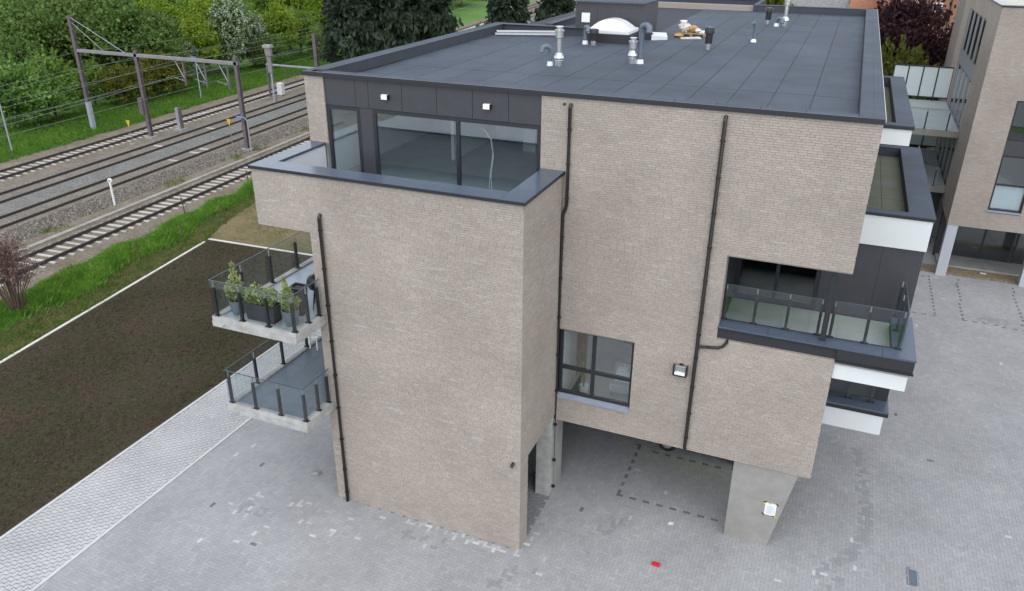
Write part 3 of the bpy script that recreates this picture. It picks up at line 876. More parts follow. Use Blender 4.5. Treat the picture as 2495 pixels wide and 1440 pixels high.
coping_run(A, 'y', 15.0, 31.0, -6.15, -5.75, H - 0.09, 4, 0.011, 0.006, 'roof_sheet')
part('rear_roof', MB().box(-6.0, 1.2, 15.3, 31.0, 11.6, 12.04), 'roof_sheet', A)
fl = MB()
fl.box(XL - 0.03, XR + 0.02, -0.055, -0.004, H - 0.12, H - 0.003)
fl.box(XL - 0.035, XL - 0.022, -0.055, 13.7, H - 0.12, H - 0.004)
fl.box(XL - 0.02, XR + 0.02, -0.004, 0.014, H - 0.07, H - 0.014)
part('eaves_flashing', fl, 'flashing', A)
part('eaves_trim', MB().box(XR + 0.021, XR + 0.03, -0.055, 27.8, H - 0.06, H - 0.002), 'white_plastic', A)

# ---- stair head and skylight
ph = MB(); ph.box(-4.17, -1.40, 13.42, 15.9, ZR, 13.36); part('stair_head', ph, 'charcoal', A)
for a, b in ((-4.2, -3.27), (-3.266, -2.34), (-2.336, -1.36)):
    part('cladding_panel', MB().box(a, b, 13.385, 13.419, ZR + 0.2, 13.2), 'charcoal', A)
rim = MB(); rim.box(-4.22, -1.34, 13.36, 15.95, 13.36, 13.42); part('stair_head_roof', rim, 'roof_sheet', A)
part('vent_grille', MB().box(-3.92, -3.58, 13.34, 13.384, 12.62, 12.98), 'white_plastic', A)
sk = part('skylight', MB().box(-3.15, -1.45, 11.75, 13.25, ZR, 12.40), 'charcoal_dark', A)
k2 = MB(); k2.box(-3.2, -1.5, 11.72, 13.2, 12.40, 12.55); part('skylight_frame', k2, 'white_panel', sk, bevel=0.03)
dm = MB()
nx = 12
for i in range(nx):
    u0, u1 = i / nx, (i + 1) / nx
    for j in range(8):
        v0, v1 = j / 8, (j + 1) / 8
        def q(u, v):
            e = (4 * u * (1 - u)) ** 0.75 * min(1, 5 * v, 5 * (1 - v)) ** 0.5
            return (-3.12 + 1.54 * u, 11.8 + 1.32 * v, 12.55 + 0.36 * e)
        dm.poly([q(u0, v0), q(u1, v0), q(u1, v1), q(u0, v1)])
dm.sm = True
part('skylight_dome', dm, 'dome_acrylic2', sk)
# ---- rooftop flues, vents and pipes

def flue(x, y, top, label):
    z = ZR
    f = part('flue', MB().lathe((x, y, z), [(0.12, 0), (0.12, 0.18)], 14), 'steel', A, label=label)
    part('storm_collar', MB().lathe((x, y, z), [(0.17, 0.26), (0.165, 0.30), (0.10, 0.42), (0.085, 0.42)], 8), 'steel', f)
    part('flue_pipe', MB().lathe((x, y, z), [(0.085, 0.18), (0.085, top - 0.36)], 14), 'steel', f)
    part('cowl', MB().lathe((x, y, z), [(0.1, top - 0.36), (0.13, top - 0.34), (0.13, top - 0.17), (0.15, top - 0.16), (0.15, top - 0.11), (0.1, top - 0.09), (0.1, top - 0.04), (0.12, top - 0.035), (0.12, top)], 16), 'steel', f)
    return f
flue(-2.24, 5.82, 1.22, 'tall steel flue beside the small grey gooseneck vent')
flue(-0.21, 7.31, 0.82, 'short steel flue beside the tall grey gooseneck vent')
flue(3.39, 20.84, 1.25, 'steel flue near the back edge of the roof')
def gooseneck(x, y, h, r, dx, m='pvc_grey', label=None):
    z = ZR
    pts = [(x, y, z + 0.1), (x, y, z + h - 0.12)]
    for k in range(1, 9):
        a = math.pi * k / 8
        pts.append((x + dx * (1 - math.cos(a)) / 2, y - 0.02 * k, z + h - 0.12 + abs(dx) * 0.5 * math.sin(a)))
    pts.append((x + dx, y - 0.18, z + h - 0.2))
    g = part('vent_pipe', MB().tube(pts, r, 12), m, A, label=label)
    part('pipe_foot', MB().lathe((x, y, z), [(r * 1.4, 0), (r * 1.3, 0.06), (r * 1.15, 0.14), (r * 1.05, 0.14)], 12), 'white_plastic', g)
gooseneck(-2.52, 5.78, 0.62, 0.075, -0.22, label='small grey gooseneck vent left of the tall flue')
gooseneck(0.02, 7.42, 1.2, 0.095, 0.28, label='tall grey gooseneck vent right of the short flue')
gooseneck(-3.05, 11.18, 0.68, 0.085, 0.15, label='grey vent pipe left of the skylight')
gooseneck(3.06, 20.68, 0.36, 0.085, 0.24, label='low grey gooseneck vent near the back parapet')
vp = part('vent_pipe', MB().tube([(2.78, 14.6, ZR + 0.1), (2.78, 14.6, ZR + 0.55), (2.74, 14.55, ZR + 0.7), (2.70, 14.5, ZR + 0.74)], 0.07, 10), 'pvc_grey', A)
part('pipe_foot', MB().lathe((2.78, 14.6, ZR), [(0.12, 0), (0.06, 0.14), (0.055, 0.14)], 12), 'white_plastic', vp)
def black_vent(x, y, h):
    v = part('vent_cowl', MB().lathe((x, y, ZR), [(0.13, h * 0.28), (0.13, h * 0.7), (0.18, h * 0.72), (0.18, h - 0.03), (0.16, h), (0.12, h)], 16), 'black_plastic', A)
    part('vent_stub', MB().lathe((x, y, ZR), [(0.1, 0), (0.1, h * 0.3)], 14), 'steel', v)
    part('cowl_cap', MB().lathe((x, y, ZR), [(0.1, h + 0.001), (0.1, h + 0.012)], 14), 'pvc_grey', v)
black_vent(-2.69, 11.09, 0.58); black_vent(1.5, 11.72, 0.78); black_vent(2.59, 21.38, 0.72)

# ---- loose things left on the roof
ld = thing('ladder', 'aluminium extension ladder lying along the far left roof parapet', 'ladder', (-6, 12.3, ZR))
def slant(a, b, r=0.03, n=6): return MB().tube([a, b], r, n)
for k, (a, b) in enumerate((((-7.15, 12.0, 12.12), (-4.7, 12.9, 12.12)), ((-7.3, 12.32, 12.12), (-4.85, 13.22, 12.12)), ((-7.1, 12.05, 12.22), (-4.75, 12.92, 12.22)), ((-7.25, 12.35, 12.22), (-4.9, 13.2, 12.22)))):
    part('stile', slant(a, b), 'aluminium', ld)
for i in range(9):
    f_ = 0.05 + i * 0.11
    part('rung', slant((-7.15 + 2.45 * f_, 12.0 + 0.9 * f_, 12.12), (-7.3 + 2.45 * f_, 12.32 + 0.9 * f_, 12.12), 0.018), 'aluminium', ld)
pl = thing('pallet', 'small timber pallet on the roof carrying leftover bags', 'pallet', (0.15, 15.4, ZR))
for i in range(5): part('slat', MB().box(-0.35, 0.85, 15.1 + i * 0.17, 15.22 + i * 0.17, ZR + 0.11, ZR + 0.13), 'timber', pl)
for xx in (-0.33, 0.18, 0.72): part('bearer', MB().box(xx, xx + 0.1, 15.08, 15.92, ZR + 0.02, ZR + 0.108), 'timber', pl)
def bag(x, y, z, sx, sy, sz, m, label, seed):
    rr = random.Random(seed)
    mb = MB(); n, k = 9, 6
    for j in range(k + 1):
        th = math.pi * j / k
        for i in range(n):
            ph_ = 2 * math.pi * i / n
            b = 1 + rr.uniform(-0.3, 0.3)
            mb.v.append((x + sx * b * math.sin(th) * math.cos(ph_), y + sy * b * math.sin(th) * math.sin(ph_), z + sz * (1 - b * math.cos(th)) * 0.9))
    for j in range(k):
        for i in range(n):
            i2 = (i + 1) % n; mb.f.append((j * n + i, j * n + i2, (j + 1) * n + i2, (j + 1) * n + i))
    return single('rubble_bag', mb, m, label, 'bag', (x, y, z), 'bags left on the roof')
bag(-0.12, 15.45, ZR + 0.13, 0.26, 0.25, 0.19, 'pale_bag', 'pale crumpled bag on the left of the roof pallet', 1)
bag(0.2, 15.55, ZR + 0.13, 0.2, 0.2, 0.15, 'amber_bag', 'amber coloured bag in the middle of the roof pallet', 2)
bag(0.45, 15.35, ZR + 0.13, 0.13, 0.12, 0.11, 'pale_bag', 'small pale bag right of the amber bag on the pallet', 5)
bag(-0.2, 14.75, ZR + 0.005, 0.2, 0.16, 0.08, 'amber_bag', 'amber bag lying on the roof before the pallet', 3)
bk = thing('bucket', 'white bucket standing at the back of the roof pallet', 'bucket', (-0.25, 15.8, ZR + 0.131))
part('pail', MB().lathe((-0.25, 15.8, ZR + 0.131), [(0.11, 0), (0.14, 0.36), (0.15, 0.37), (0.15, 0.4), (0.13, 0.4)], 14), 'white_plastic', bk)
part('lid', MB().lathe((-0.25, 15.8, ZR + 0.131), [(0.155, 0.401), (0.155, 0.425), (0.14, 0.43)], 14), 'white_plastic', bk)
single('insulation_board', MB().box(0.5, 0.85, 15.3, 15.8, ZR + 0.131, ZR + 0.2), 'white_panel', 'white board lying on the right end of the roof pallet', 'board', (0.67, 15.5, ZR + 0.131), bevel=0.01)
single('insulation_board', MB().hull8([(-1.0, 13.35, ZR + .006), (-0.45, 13.75, ZR + .006), (-0.6, 14.2, ZR + .006), (-1.1, 13.9, ZR + .006), (-1.0, 13.35, ZR + .2), (-0.45, 13.75, ZR + .12), (-0.6, 14.2, ZR + .22), (-1.1, 13.9, ZR + .26)]), 'white_panel', 'white folded sheet lying on the roof right of the skylight', 'board', (-0.8, 13.8, ZR))
single('roof_offcut', MB().hull8([(0.0, 14.2, ZR + .006), (0.75, 14.6, ZR + .006), (0.6, 15.0, ZR + .006), (-0.1, 14.55, ZR + .006), (0.0, 14.2, ZR + .05), (0.75, 14.6, ZR + .03), (0.6, 15.0, ZR + .05), (-0.1, 14.55, ZR + .03)]), 'pale_bag', 'thin pale offcut lying on the roof in front of the pallet', 'offcut', (0.3, 14.6, ZR))

# ---- lower window with its sill and the room behind
window(A, 'window', HW[0], HW[1], HW[2] + 0.06, HW[3], 0.12, mx=(1.05,), mz=(4.52,), fw=0.08)
part('window_sill', MB().hull8([(0.04, -0.05, 3.55), (2.21, -0.05, 3.55), (2.21, 0.13, 3.55), (0.04, 0.13, 3.55), (0.04, -0.05, 3.585), (2.21, -0.05, 3.585), (2.21, 0.13, 3.64), (0.04, 0.13, 3.64)]), 'sill_stone', A)
r = MB(); r.box(-1.5, 4.0, 4.6, 4.7, 3.3, 5.94); r.box(-1.6, -1.5, 0.33, 4.7, 3.3, 5.94); r.box(4.0, 4.1, 0.33, 4.7, 3.3, 5.94)
part('room_wall', r, 'room_grey', A)
part('room_floor', MB().box(-1.5, 4.0, 0.33, 4.6, 3.3, 3.32), 'wood_floor', A)
part('curtain', MB().box(0.06, 0.1, 0.34, 1.6, 3.33, 5.9), 'plaster', A)

# ---- terrace in the notch
TF = 6.40
tl = part('terrace', MB().box(HN[0], 9.0, 0.02, 2.79, 6.28, TF - 0.02), 'concrete_grey', A)
tx = [HN[0] + 0.01 + 0.72 * i for i in range(7)]
for i in range(len(tx) - 1):
    for y0, y1 in ((0.5, 1.22), (1.225, 1.95), (1.955, 2.76)):
        part('floor_tile', MB().box(tx[i] + 0.003, tx[i + 1] - 0.003, y0, y1 - 0.004, TF - 0.019, TF), 'tile_pale', tl)
up = MB(); up.box(HN[0] + 0.01, 9.0, 0.03, 0.46, 6.42, 6.73); up.box(8.55, 9.0, 0.46, 2.46, 6.42, 6.73)
part('upstand', up, 'charcoal_dark', A)
for a, b in ((HN[0] + 0.004, 5.6), (5.604, 6.95), (6.954, 8.3)):
    part('coping', MB().box(a, b - 0.004, -0.03, 0.49, 6.73, 6.78), 'coping', A)
part('coping', MB().prism([(8.304, -0.03), (9.05, -0.03), (9.05, 1.35), (8.53, 1.35), (8.53, 0.49), (8.304, 0.49)], 6.73, 6.78), 'coping', A)
part('coping', MB().box(8.53, 9.05, 1.354, 2.50, 6.73, 6.78), 'coping', A)
part('fascia', MB().box(XR + 0.004, 9.03, -0.015, 0.028, 6.42, 6.728), 'charcoal_dark', A)
part('fascia', MB().box(9.003, 9.03, 0.03, 2.48, 6.42, 6.728), 'charcoal_dark', A)
part('fascia_trim', MB().box(XR - 0.0, 9.05, -0.045, 0.0, 6.36, 6.418), 'flashing', A)
part('fascia_trim', MB().box(HN[0], XR, -0.02, 0.012, 6.69, 6.727), 'flashing', A)
part('white_fascia', MB().box(XR + 0.004, 8.96, 0.06, 2.76, 5.86, 6.279), 'white_panel', A)
# steel post carrying the box above
part('steel_post', MB().box(6.84, 6.97, 0.16, 0.29, 6.78, 8.72), 'frame_dark', A)
part('notch_soffit', MB().box(HN[0], XR, 0.33, 2.8, 8.66, 8.74), 'charcoal_dark', A)
part('notch_lining', MB().box(HN[0] - 0.1, HN[0] + 0.012, 0.43, 2.79, 6.4, 8.66), 'charcoal_dark', A)
def railing(owner, pts, zf, zt, posts, inset=0.0, pm='frame_dark', hp=0.92):
    """glass balustrade: glass runs between pts, posts at given places"""
    for (xa, ya), (xb, yb) in zip(pts[:-1], pts[1:]):
        d = Vector((xb - xa, yb - ya, 0)); n = Vector((-d.y, d.x, 0)).normalized() * 0.007
        P = [Vector((xa, ya, 0)) - n, Vector((xb, yb, 0)) - n, Vector((xb, yb, 0)) + n, Vector((xa, ya, 0)) + n]
        part('glass_panel', MB().hull8([(v.x, v.y, zf + 0.05) for v in P] + [(v.x, v.y, zt) for v in P]), 'glass_rail', owner)
        n2 = n * 2
        Q = [Vector((xa, ya, 0)) - n2, Vector((xb, yb, 0)) - n2, Vector((xb, yb, 0)) + n2, Vector((xa, ya, 0)) + n2]
        part('glass_edge', MB().hull8([(v.x, v.y, zt) for v in Q] + [(v.x, v.y, zt + 0.014) for v in Q]), 'edge_green', owner)
    for (x, y) in posts:
        p = part('post', MB().box(x - 0.035, x + 0.035, y - 0.035, y + 0.035, zf, zf + hp), pm, owner)
        part('post_foot', MB().box(x - 0.085, x + 0.085, y - 0.06, y + 0.06, zf, zf + 0.014), pm, p) if False else part('post_foot', MB().box(x - 0.09, x + 0.09, y - 0.055, y + 0.055, zf + 0.0005, zf + 0.014), pm, owner)
        part('clamp', MB().box(x - 0.015, x + 0.015, y - 0.015, y + 0.015, zf + hp, zt - 0.01), 'galv', owner)
tr = part('balustrade', MB().box(4.42, 6.8, 0.455, 0.475, 6.782, 6.79), 'flashing', A)
railing(tr, [(4.42, 0.41), (6.78, 0.41)], 6.78, 7.80, [(4.43, 0.47), (5.19, 0.47), (5.99, 0.47), (6.76, 0.47)], hp=0.86)
tr2 = part('balustrade', MB().box(7.06, 8.62, 0.455, 0.475, 6.782, 6.79), 'flashing', A)
railing(tr2, [(7.04, 0.41), (8.70, 0.41), (8.70, 2.45)], 6.78, 7.80, [(7.06, 0.47), (7.87, 0.47), (8.64, 0.47), (8.64, 1.5), (8.64, 2.4)], hp=0.86)
# wall behind the terrace: window left, dark panels right
for a, b in ((6.62, 7.02), (7.026, 8.02), (8.026, 9.0)):
    part('cladding_panel', MB().box(a, b, 2.80, 2.84, 6.405, 8.60), 'charcoal', A)
window(A, 'window', HN[0] + 0.02, 6.61, 6.41, 8.62, 2.80, mx=(5.5,), fw=0.1, g='glass_dark')
r = MB(); r.box(3.0, 6.9, 6.8, 6.9, 6.4, 8.7); r.box(3.0, 3.1, 2.9, 6.8, 6.4, 8.7); r.box(6.8, 6.9, 2.9, 6.8, 6.4, 8.7)
part('room_wall', r, 'room_grey', A)
part('room_floor', MB().box(3.1, 6.8, 2.9, 6.8, 6.38, 6.4), 'screed', A)
for x in (4.9, 5.9):
    part('pendant_lamp', MB().lathe((x, 3.6, 8.1), [(0.015, 0.5), (0.015, 0.2), (0.05, 0.16), (0.14, 0.0), (0.12, 0.0)], 12), 'black_plastic', A)

# ---- bay on the right side
bay = MB(); bay.box(XR + 0.002, 8.98, 2.85, 10.4, 3.4, 9.0); part('bay_body', bay, 'charcoal_dark', A)
for (x1, z0, zt, nm, m) in ((9.03, 8.56, 9.38, 'bay_fascia', 'white_panel'), (8.08, 11.24, 11.64, 'bay_fascia', 'white_panel')):
    part(nm, MB().box(XR + 0.003, x1, 2.74, 2.79, z0, zt), m, A)
    part(nm, MB().box(x1 - 0.04, x1, 2.79, 10.4, z0, zt), m, A)
    e = 0.04
    part('flashing', MB().box(XR + 0.003, x1 + e, 2.70, 2.80, zt + 0.001, zt + 0.08), 'flashing', A)
    zc = zt + 0.10
    part('coping', MB().box(XR + 0.003, x1 + e, 2.69, 3.0, zc - 0.02, zc), 'roof_sheet', A)
    wdt = 0.62 if x1 > 8.5 else 0.42
    ys = [3.004, 4.8, 6.6, 8.4, 10.1]
    for a, b in zip(ys[:-1], ys[1:]):
        part('coping', MB().box(x1 + e - wdt, x1 + e, a, b - 0.004, zc - 0.02, zc), 'roof_sheet', A)
    part('coping', MB().box(XR + 0.003, x1 + e, 10.104, 10.45, zc - 0.02, zc), 'roof_sheet', A)
    pr = MB(); pr.box(x1 + e - wdt + 0.02, x1 - 0.05, 2.8, 10.4, zt - 0.3, zc - 0.021); pr.box(XR + 0.003, x1 + e - wdt + 0.02, 2.8, 2.98, zt - 0.3, zc - 0.021); pr.box(XR + 0.003, x1 + e - wdt + 0.02, 10.12, 10.4, zt - 0.3, zc - 0.021)
    part('bay_parapet', pr, 'parapet_sheet', A)
    part('bay_roof', MB().box(XR + 0.004, x1 + e - wdt + 0.018, 2.99, 10.11, zt - 0.30, zt - 0.21), 'roof_base', A)
    xw = (x1 + e - wdt + 0.014 - XR - 0.008) / 2
    for i_ in range(2):
        for j_ in range(7):
            part('roof_sheet', MB().box(XR + 0.008 + i_ * xw, XR + 0.008 + (i_ + 1) * xw - 0.012, 2.995 + j_ * 1.014, 2.995 + (j_ + 1) * 1.014 - 0.012, zt - 0.209, zt - 0.2), 'roof_wet', A)
# lower balcony of the bay
lb = part('balcony', MB().box(XR + 0.003, 8.93, 2.32, 2.84, 3.1, 3.72), 'white_panel', A, label='white fronted lower balcony at the right corner')
part('coping', MB().box(XR + 0.003, 8.25, 2.24, 2.8, 3.86, 3.92), 'coping', lb)
part('coping', MB().box(8.254, 9.02, 2.24, 3.6, 3.86, 3.92), 'coping', lb)
part('flashing', MB().box(XR + 0.003, 9.03, 2.27, 2.33, 3.73, 3.858), 'flashing', lb)
railing(lb, [(XR + 0.02, 2.6), (8.6, 2.6), (8.6, 3.5)], 3.92, 4.95, [(7.95, 2.66), (8.55, 2.66), (8.55, 3.3)], hp=0.86)

# ---- the two glass balconies on the left
def balcony(zt, tile, drain_x, label):
    x0, x1, y0, y1 = -8.62, -5.84, -4.14, 3.2
    b = part('balcony', MB().prism([(x0, y0), (x1, y0), (x1, -2.79), (XT0 - 0.01, -2.79), (XT0 - 0.01, y1), (x0, y1)], zt - 0.30, zt - 0.135), 'concrete_light', A, label=label)
    part('kerb', MB().box(x0 + 0.012, x1 - 0.012, y0 + 0.012, y0 + 0.2, zt - 0.13, zt), 'concrete_light', b)
    part('kerb', MB().box(x0 + 0.012, x0 + 0.2, y0 + 0.201, y1, zt - 0.13, zt), 'concrete_light', b)
    part('kerb', MB().box(x1 - 0.2, x1 - 0.012, y0 + 0.201, -2.79, zt - 0.13, zt), 'concrete_light', b)
    part('floor_bed', MB().box(x0 + 0.2, x1 - 0.2, y0 + 0.2, -2.79, zt - 0.134, zt - 0.06), 'joint_dark', b)
    part('floor_bed', MB().box(x0 + 0.2, XT0 - 0.01, -2.79, y1, zt - 0.134, zt - 0.06), 'joint_dark', b)
    ty = y0 + 0.21
    while ty < y1 - 0.1:
        for k in range(4):
            a = x0 + 0.21 + k * 0.6; c = min(a + 0.596, x1 - 0.21 if ty < -2.9 else XT0 - 0.02)
            if c - a > 0.1:
                part('floor_tile', MB().box(a, c, ty, min(ty + 0.596, y1), zt - 0.06, zt - 0.045), tile, b)
        ty += 0.6
    gl = [(x1 - 0.06, -2.85), (x1 - 0.06, y0 + 0.06), (x0 + 0.06, y0 + 0.06), (x0 + 0.06, y1)]
    posts = [(-5.93, -2.95), (-5.94, -3.42), (-5.94, -4.02), (-6.77, -4.04), (-7.63, -4.04), (-8.48, -4.04), (-8.5, -2.9), (-8.5, -1.65), (-8.5, -0.42), (-8.5, 0.8), (-8.5, 2.0)]
    railing(b, gl, zt, zt + 1.06, posts, hp=0.86)
    part('drain_spout', MB().tube([(-8.2, y0 + 0.03, zt - 0.19), (-8.2, y0 - 0.13, zt - 0.215)], 0.022, 8), 'steel', b)
    return b
balcony(6.40, 'tile_light', 0, 'upper glass railed balcony holding the planters')
balcony(3.60, 'tile_slate', 0, 'lower glass railed balcony with empty slate floor')

# ---- downpipes
def downpipe(path, r, brackets, label, shoe=None):
    p = part('downpipe', MB().tube(path, r, 12), 'pipe_black', A, label=label)
    for (x, y, z) in brackets:
        part('bracket', MB().lathe((x, y, z), [(r + 0.012, -0.02), (r + 0.012, 0.02)], 12), 'pipe_black', p)
        part('bracket_arm', MB().box(x - 0.012, x + 0.012, y, y + 0.07, z - 0.012, z + 0.012), 'pipe_black', p)
    return p
yp = -0.075
downpipe([(0.15, 0.06, 12.10), (0.14, -0.03, 12.11), (0.14, yp, 12.05), (0.14, yp, 9.55), (0.12, yp, 9.42), (0.05, yp, 9.24), (0.045, yp, 9.1), (0.045, yp, 0.0)], 0.047,
         [(0.14, yp, z) for z in (11.5, 10.6, 9.7)] + [(0.045, yp, z) for z in (8.6, 7.4, 6.2, 5.0, 3.8, 2.6, 1.3, 0.3)], 'downpipe in the corner between tower and facade')
downpipe([(3.93, 0.06, 12.14), (3.93, -0.03, 12.15), (3.93, yp, 12.08), (3.90, yp, 3.0), (3.90, yp - 0.02, 2.92), (3.92, yp - 0.1, 2.88)], 0.05,
         [(3.93 - 0.003 * (12 - z), yp, z) for z in (11.6, 10.7, 9.8, 8.9, 8.0, 7.1, 6.45, 5.75, 4.85, 4.0, 3.2)], 'downpipe with a side branch on the main facade')
downpipe([(3.92, yp, 6.05), (4.0, yp, 6.11), (4.45, yp, 6.17), (4.56, yp, 6.24), (4.64, yp, 6.36), (4.65, 0.05, 6.4)], 0.04, [(4.2, yp, 6.14)], 'short branch pipe below the terrace')
downpipe([(-5.68, -2.7, 9.28), (-5.68, -2.8, 9.3), (-5.68, -DT - 0.075, 9.24), (-5.69, -DT - 0.075, 0.0)], 0.05,
         [(-5.685, -DT - 0.075, z) for z in (8.9, 7.8, 6.7, 5.6, 4.5, 3.4, 2.3, 1.2, 0.35)], 'downpipe at the left edge of the tower')
# flood light, spy hole and spout on the brickwork
fl_ = part('flood_light', MB().box(3.38, 3.72, -0.13, -0.06, 5.22, 5.44), 'galv', A, bevel=0.02)
part('lamp_glass', MB().hull8([(3.41, -0.2, 5.20), (3.69, -0.2, 5.20), (3.69, -0.1, 5.17), (3.41, -0.1, 5.17), (3.41, -0.2, 5.26), (3.69, -0.2, 5.26), (3.69, -0.131, 5.27), (3.41, -0.131, 5.27)]), 'lamp_white', fl_)
hd = MB(); hd.box(3.36, 3.40, -0.22, -0.06, 5.17, 5.46); hd.box(3.70, 3.74, -0.22, -0.06, 5.17, 5.46); hd.box(3.40, 3.70, -0.22, -0.19, 5.165, 5.2)
part('lamp_bracket', hd, 'black_plastic', fl_)
part('lamp_arm', MB().box(3.5, 3.6, -0.06, 0.02, 5.38, 5.46), 'black_plastic', fl_)
part('overflow_spout', MB().tube([(-0.21, -DT + 0.01, 2.98), (-0.21, -DT - 0.08, 2.97), (-0.21, -DT - 0.13, 2.92)], 0.045, 12), 'pipe_black', A)
part('wall_socket', MB().tube([(-0.03, 0.01, 12.11), (-0.03, -0.03, 12.11)], 0.035, 10), 'pipe_black', A)
# ================================================================== NEIGHBOUR BUILDING (right)
B = thing('neighbour_building', 'beige brick apartment block at the right edge, raised on pale posts', 'building', (12.31, 23.9, 0))
BX, BY, BZ = 12.31, 23.9, 13.0
w = MB()
w.box(BX + t, 30, BY + t, BY + 0.35, ZU, 3.62); w.box(BX + t, 13.86, BY + t, BY + 0.35, 3.62, 9.0); w.box(15.3, 30, BY + t, BY + 0.35, 3.62, 9.0); w.box(BX + t, 30, BY + t, BY + 0.35, 9.0, BZ)
w.box(BX + t, BX + 0.35, BY + 0.35, 27.8, ZU, BZ); w.box(BX + t, BX + 0.35, 35.2, 42, 0, BZ); w.box(BX + t, BX + 0.35, 27.8, 35.2, 12.1, BZ)
part('wall_core', w, 'mortar', B)
bf = [((0, BY, 0), (1, 0, 0), (0, -1, 0), brick_rects(BX, 19.5, ZU, BZ, [(13.86, 15.3, 3.62, 9.0)])),
      ((BX, 0, 0), (0, 1, 0), (-1, 0, 0), brick_rects(BY, 38, ZU, BZ, [(27.8, 35.2, 3.3, 12.1)])),]
# local coordinates: shift by the thing's base
bf = [((o_[0] - 12.31, o_[1] - 23.9, o_[2]), u_, n_, r_) for o_, u_, n_, r_ in bf]
C0 = CAM_POS
brick_field(B, bf, 0)
part('side_wall', MB().box(BX + 0.35, 30, 41.7, 42, 0, BZ), 'brick_plain', B)
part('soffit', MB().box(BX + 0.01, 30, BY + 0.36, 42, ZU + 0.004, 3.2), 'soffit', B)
part('flat_roof', MB().box(BX + 0.35, 30, BY + 0.36, 41.7, 12.6, 12.8), 'gravel_roof', B)
for a, b in ((BX - 0.03, 14.6), (14.604, 17), (17.004, 30)): part('coping', MB().box(a, b, BY - 0.04, BY + 0.4, BZ, BZ + 0.07), 'flashing', B)
for a, b in ((BY + 0.404, 27), (27.004, 31), (31.004, 36), (36.004, 42)): part('coping', MB().box(BX - 0.03, BX + 0.4, a, b, BZ, BZ + 0.07), 'coping', B)
window(B, 'window', 13.88, 15.28, 7.15, 8.98, BY + 0.1, fw=0.07, g='glass_dark')
part('spandrel_panel', MB().box(13.88, 15.28, BY + 0.1, BY + 0.16, 6.42, 7.14), 'charcoal', B)
window(B, 'window', 13.88, 15.28, 3.72, 6.41, BY + 0.1, mz=(5.0,), fw=0.07)
part('window_blind', MB().box(13.96, 15.2, BY + 0.22, BY + 0.24, 3.8, 4.92), 'white_panel', B)
part('room_back', MB().box(13.4, 16.5, 27.0, 27.1, 3.3, 9.0), 'room_grey', B); part('room_floor', MB().box(13.4, 16.5, BY + 0.36, 27, 6.5, 6.55), 'screed', B)
part('window_sticker', MB().box(15.05, 15.15, BY + 0.09, BY + 0.099, 8.0, 8.25), 'orange', B); part('window_sticker', MB().box(15.05, 15.15, BY + 0.09, BY + 0.099, 7.75, 7.99), 'cyan', B)
part('window_sill', MB().box(13.84, 15.32, BY - 0.05, BY + 0.15, 3.64, 3.70), 'sill_stone', B)
for x0, y0 in ((12.34, 23.93), (16.1, 23.95), (20, 23.95)):
    part('post', MB().box(x0, x0 + 0.48, y0, y0 + 0.45, 0, ZU), 'concrete_post', B)
window(B, 'shopfront', 13.2, 16.0, 0.05, ZU - 0.02, 26.9, mx=(14.6,), fw=0.08, g='glass_dark')
window(B, 'shopfront', 16.1, 19.0, 0.05, ZU - 0.02, 26.9, mx=(17.5,), fw=0.08, g='glass_dark')
part('ground_wall', MB().box(12.4, 13.19, 26.9, 27.2, 0, ZU), 'charcoal_dark', B); part('ground_room', MB().box(12.4, 22, 30, 30.2, 0, ZU), 'room_grey', B)
part('plinth', MB().box(12.5, 22, 25.3, 26.89, -0.02, 0.12), 'concrete_grey', B)
part('gravel_bed', MB().box(11.4, 22, 24.35, 25.29, -0.02, 0.03), 'gravel_bed', B)
# west windows: tall dark strips between charcoal panels
for z0, z1 in ((9.86, 12.08), (6.62, 9.08), (3.32, 6.3)):
    y = 27.82
    k = 0
    while y < 35.0:
        y1 = y + (1.05 if k % 2 == 0 else 0.8)
        if k % 2 == 0:
            fr = part('window', MB().box(BX + 0.06, BX + 0.12, y, y1, z0, z1), 'frame_dark', B)
            part('pane', MB().box(BX + 0.045, BX + 0.058, y + 0.08, y1 - 0.08, z0 + 0.1, z1 - 0.08), 'car_glass', fr)
        else:
            part('cladding_panel', MB().box(BX + 0.03, BX + 0.12, y, y1, z0, z1), 'galv_panel', B)
        y = y1; k += 1
part('spandrel_panel', MB().box(BX + 0.02, BX + 0.12, 27.82, 35.2, 9.1, 9.84), 'galv_panel', B)
part('spandrel_panel', MB().box(BX + 0.02, BX + 0.12, 27.82, 35.2, 6.31, 6.6), 'galv_panel', B)
# access decks between the two blocks
for zt_, n_ in ((6.6, 1), (3.62, 0)):
    d = part('deck', MB().box(9.06, 12.30, 27.5, 36.2, zt_ - 0.25, zt_), 'deck_concrete', B)
    part('deck_edge', MB().box(9.06, 12.30, 27.47, 27.499, zt_ - 0.3, zt_ + 0.03), 'concrete', d)
    railing(d, [(9.1, 27.6), (12.25, 27.6)], zt_, zt_ + 1.05, [(9.6, 27.64), (10.65, 27.64), (11.7, 27.64)], hp=0.9)
    for k in range(4):
        x0 = 9.06 + 0.8125 * k
        part('screen_panel', MB().box(x0 + 0.04, x0 + 0.775, 36.0, 36.03, zt_ + 0.25, zt_ + 1.98), 'screen_panel', d)
    f = MB()
    for k in range(5): f.box(9.04 + 0.8125 * k, 9.09 + 0.8125 * k, 35.98, 36.05, zt_, zt_ + 2.04)
    f.box(9.04, 12.34, 35.975, 36.055, zt_ + 1.985, zt_ + 2.05); f.box(9.04, 12.34, 35.975, 36.055, zt_ + 0.18, zt_ + 0.245)
    part('screen_frame', f, 'frame_dark', d)
part('dark_wall', MB().box(9.06, 12.3, 28.4, 28.6, 0, 3.3), 'charcoal_dark', B)
part('dark_wall', MB().box(9.06, 9.2, 10.6, 27.5, 0, 6.0), 'charcoal_dark', A)

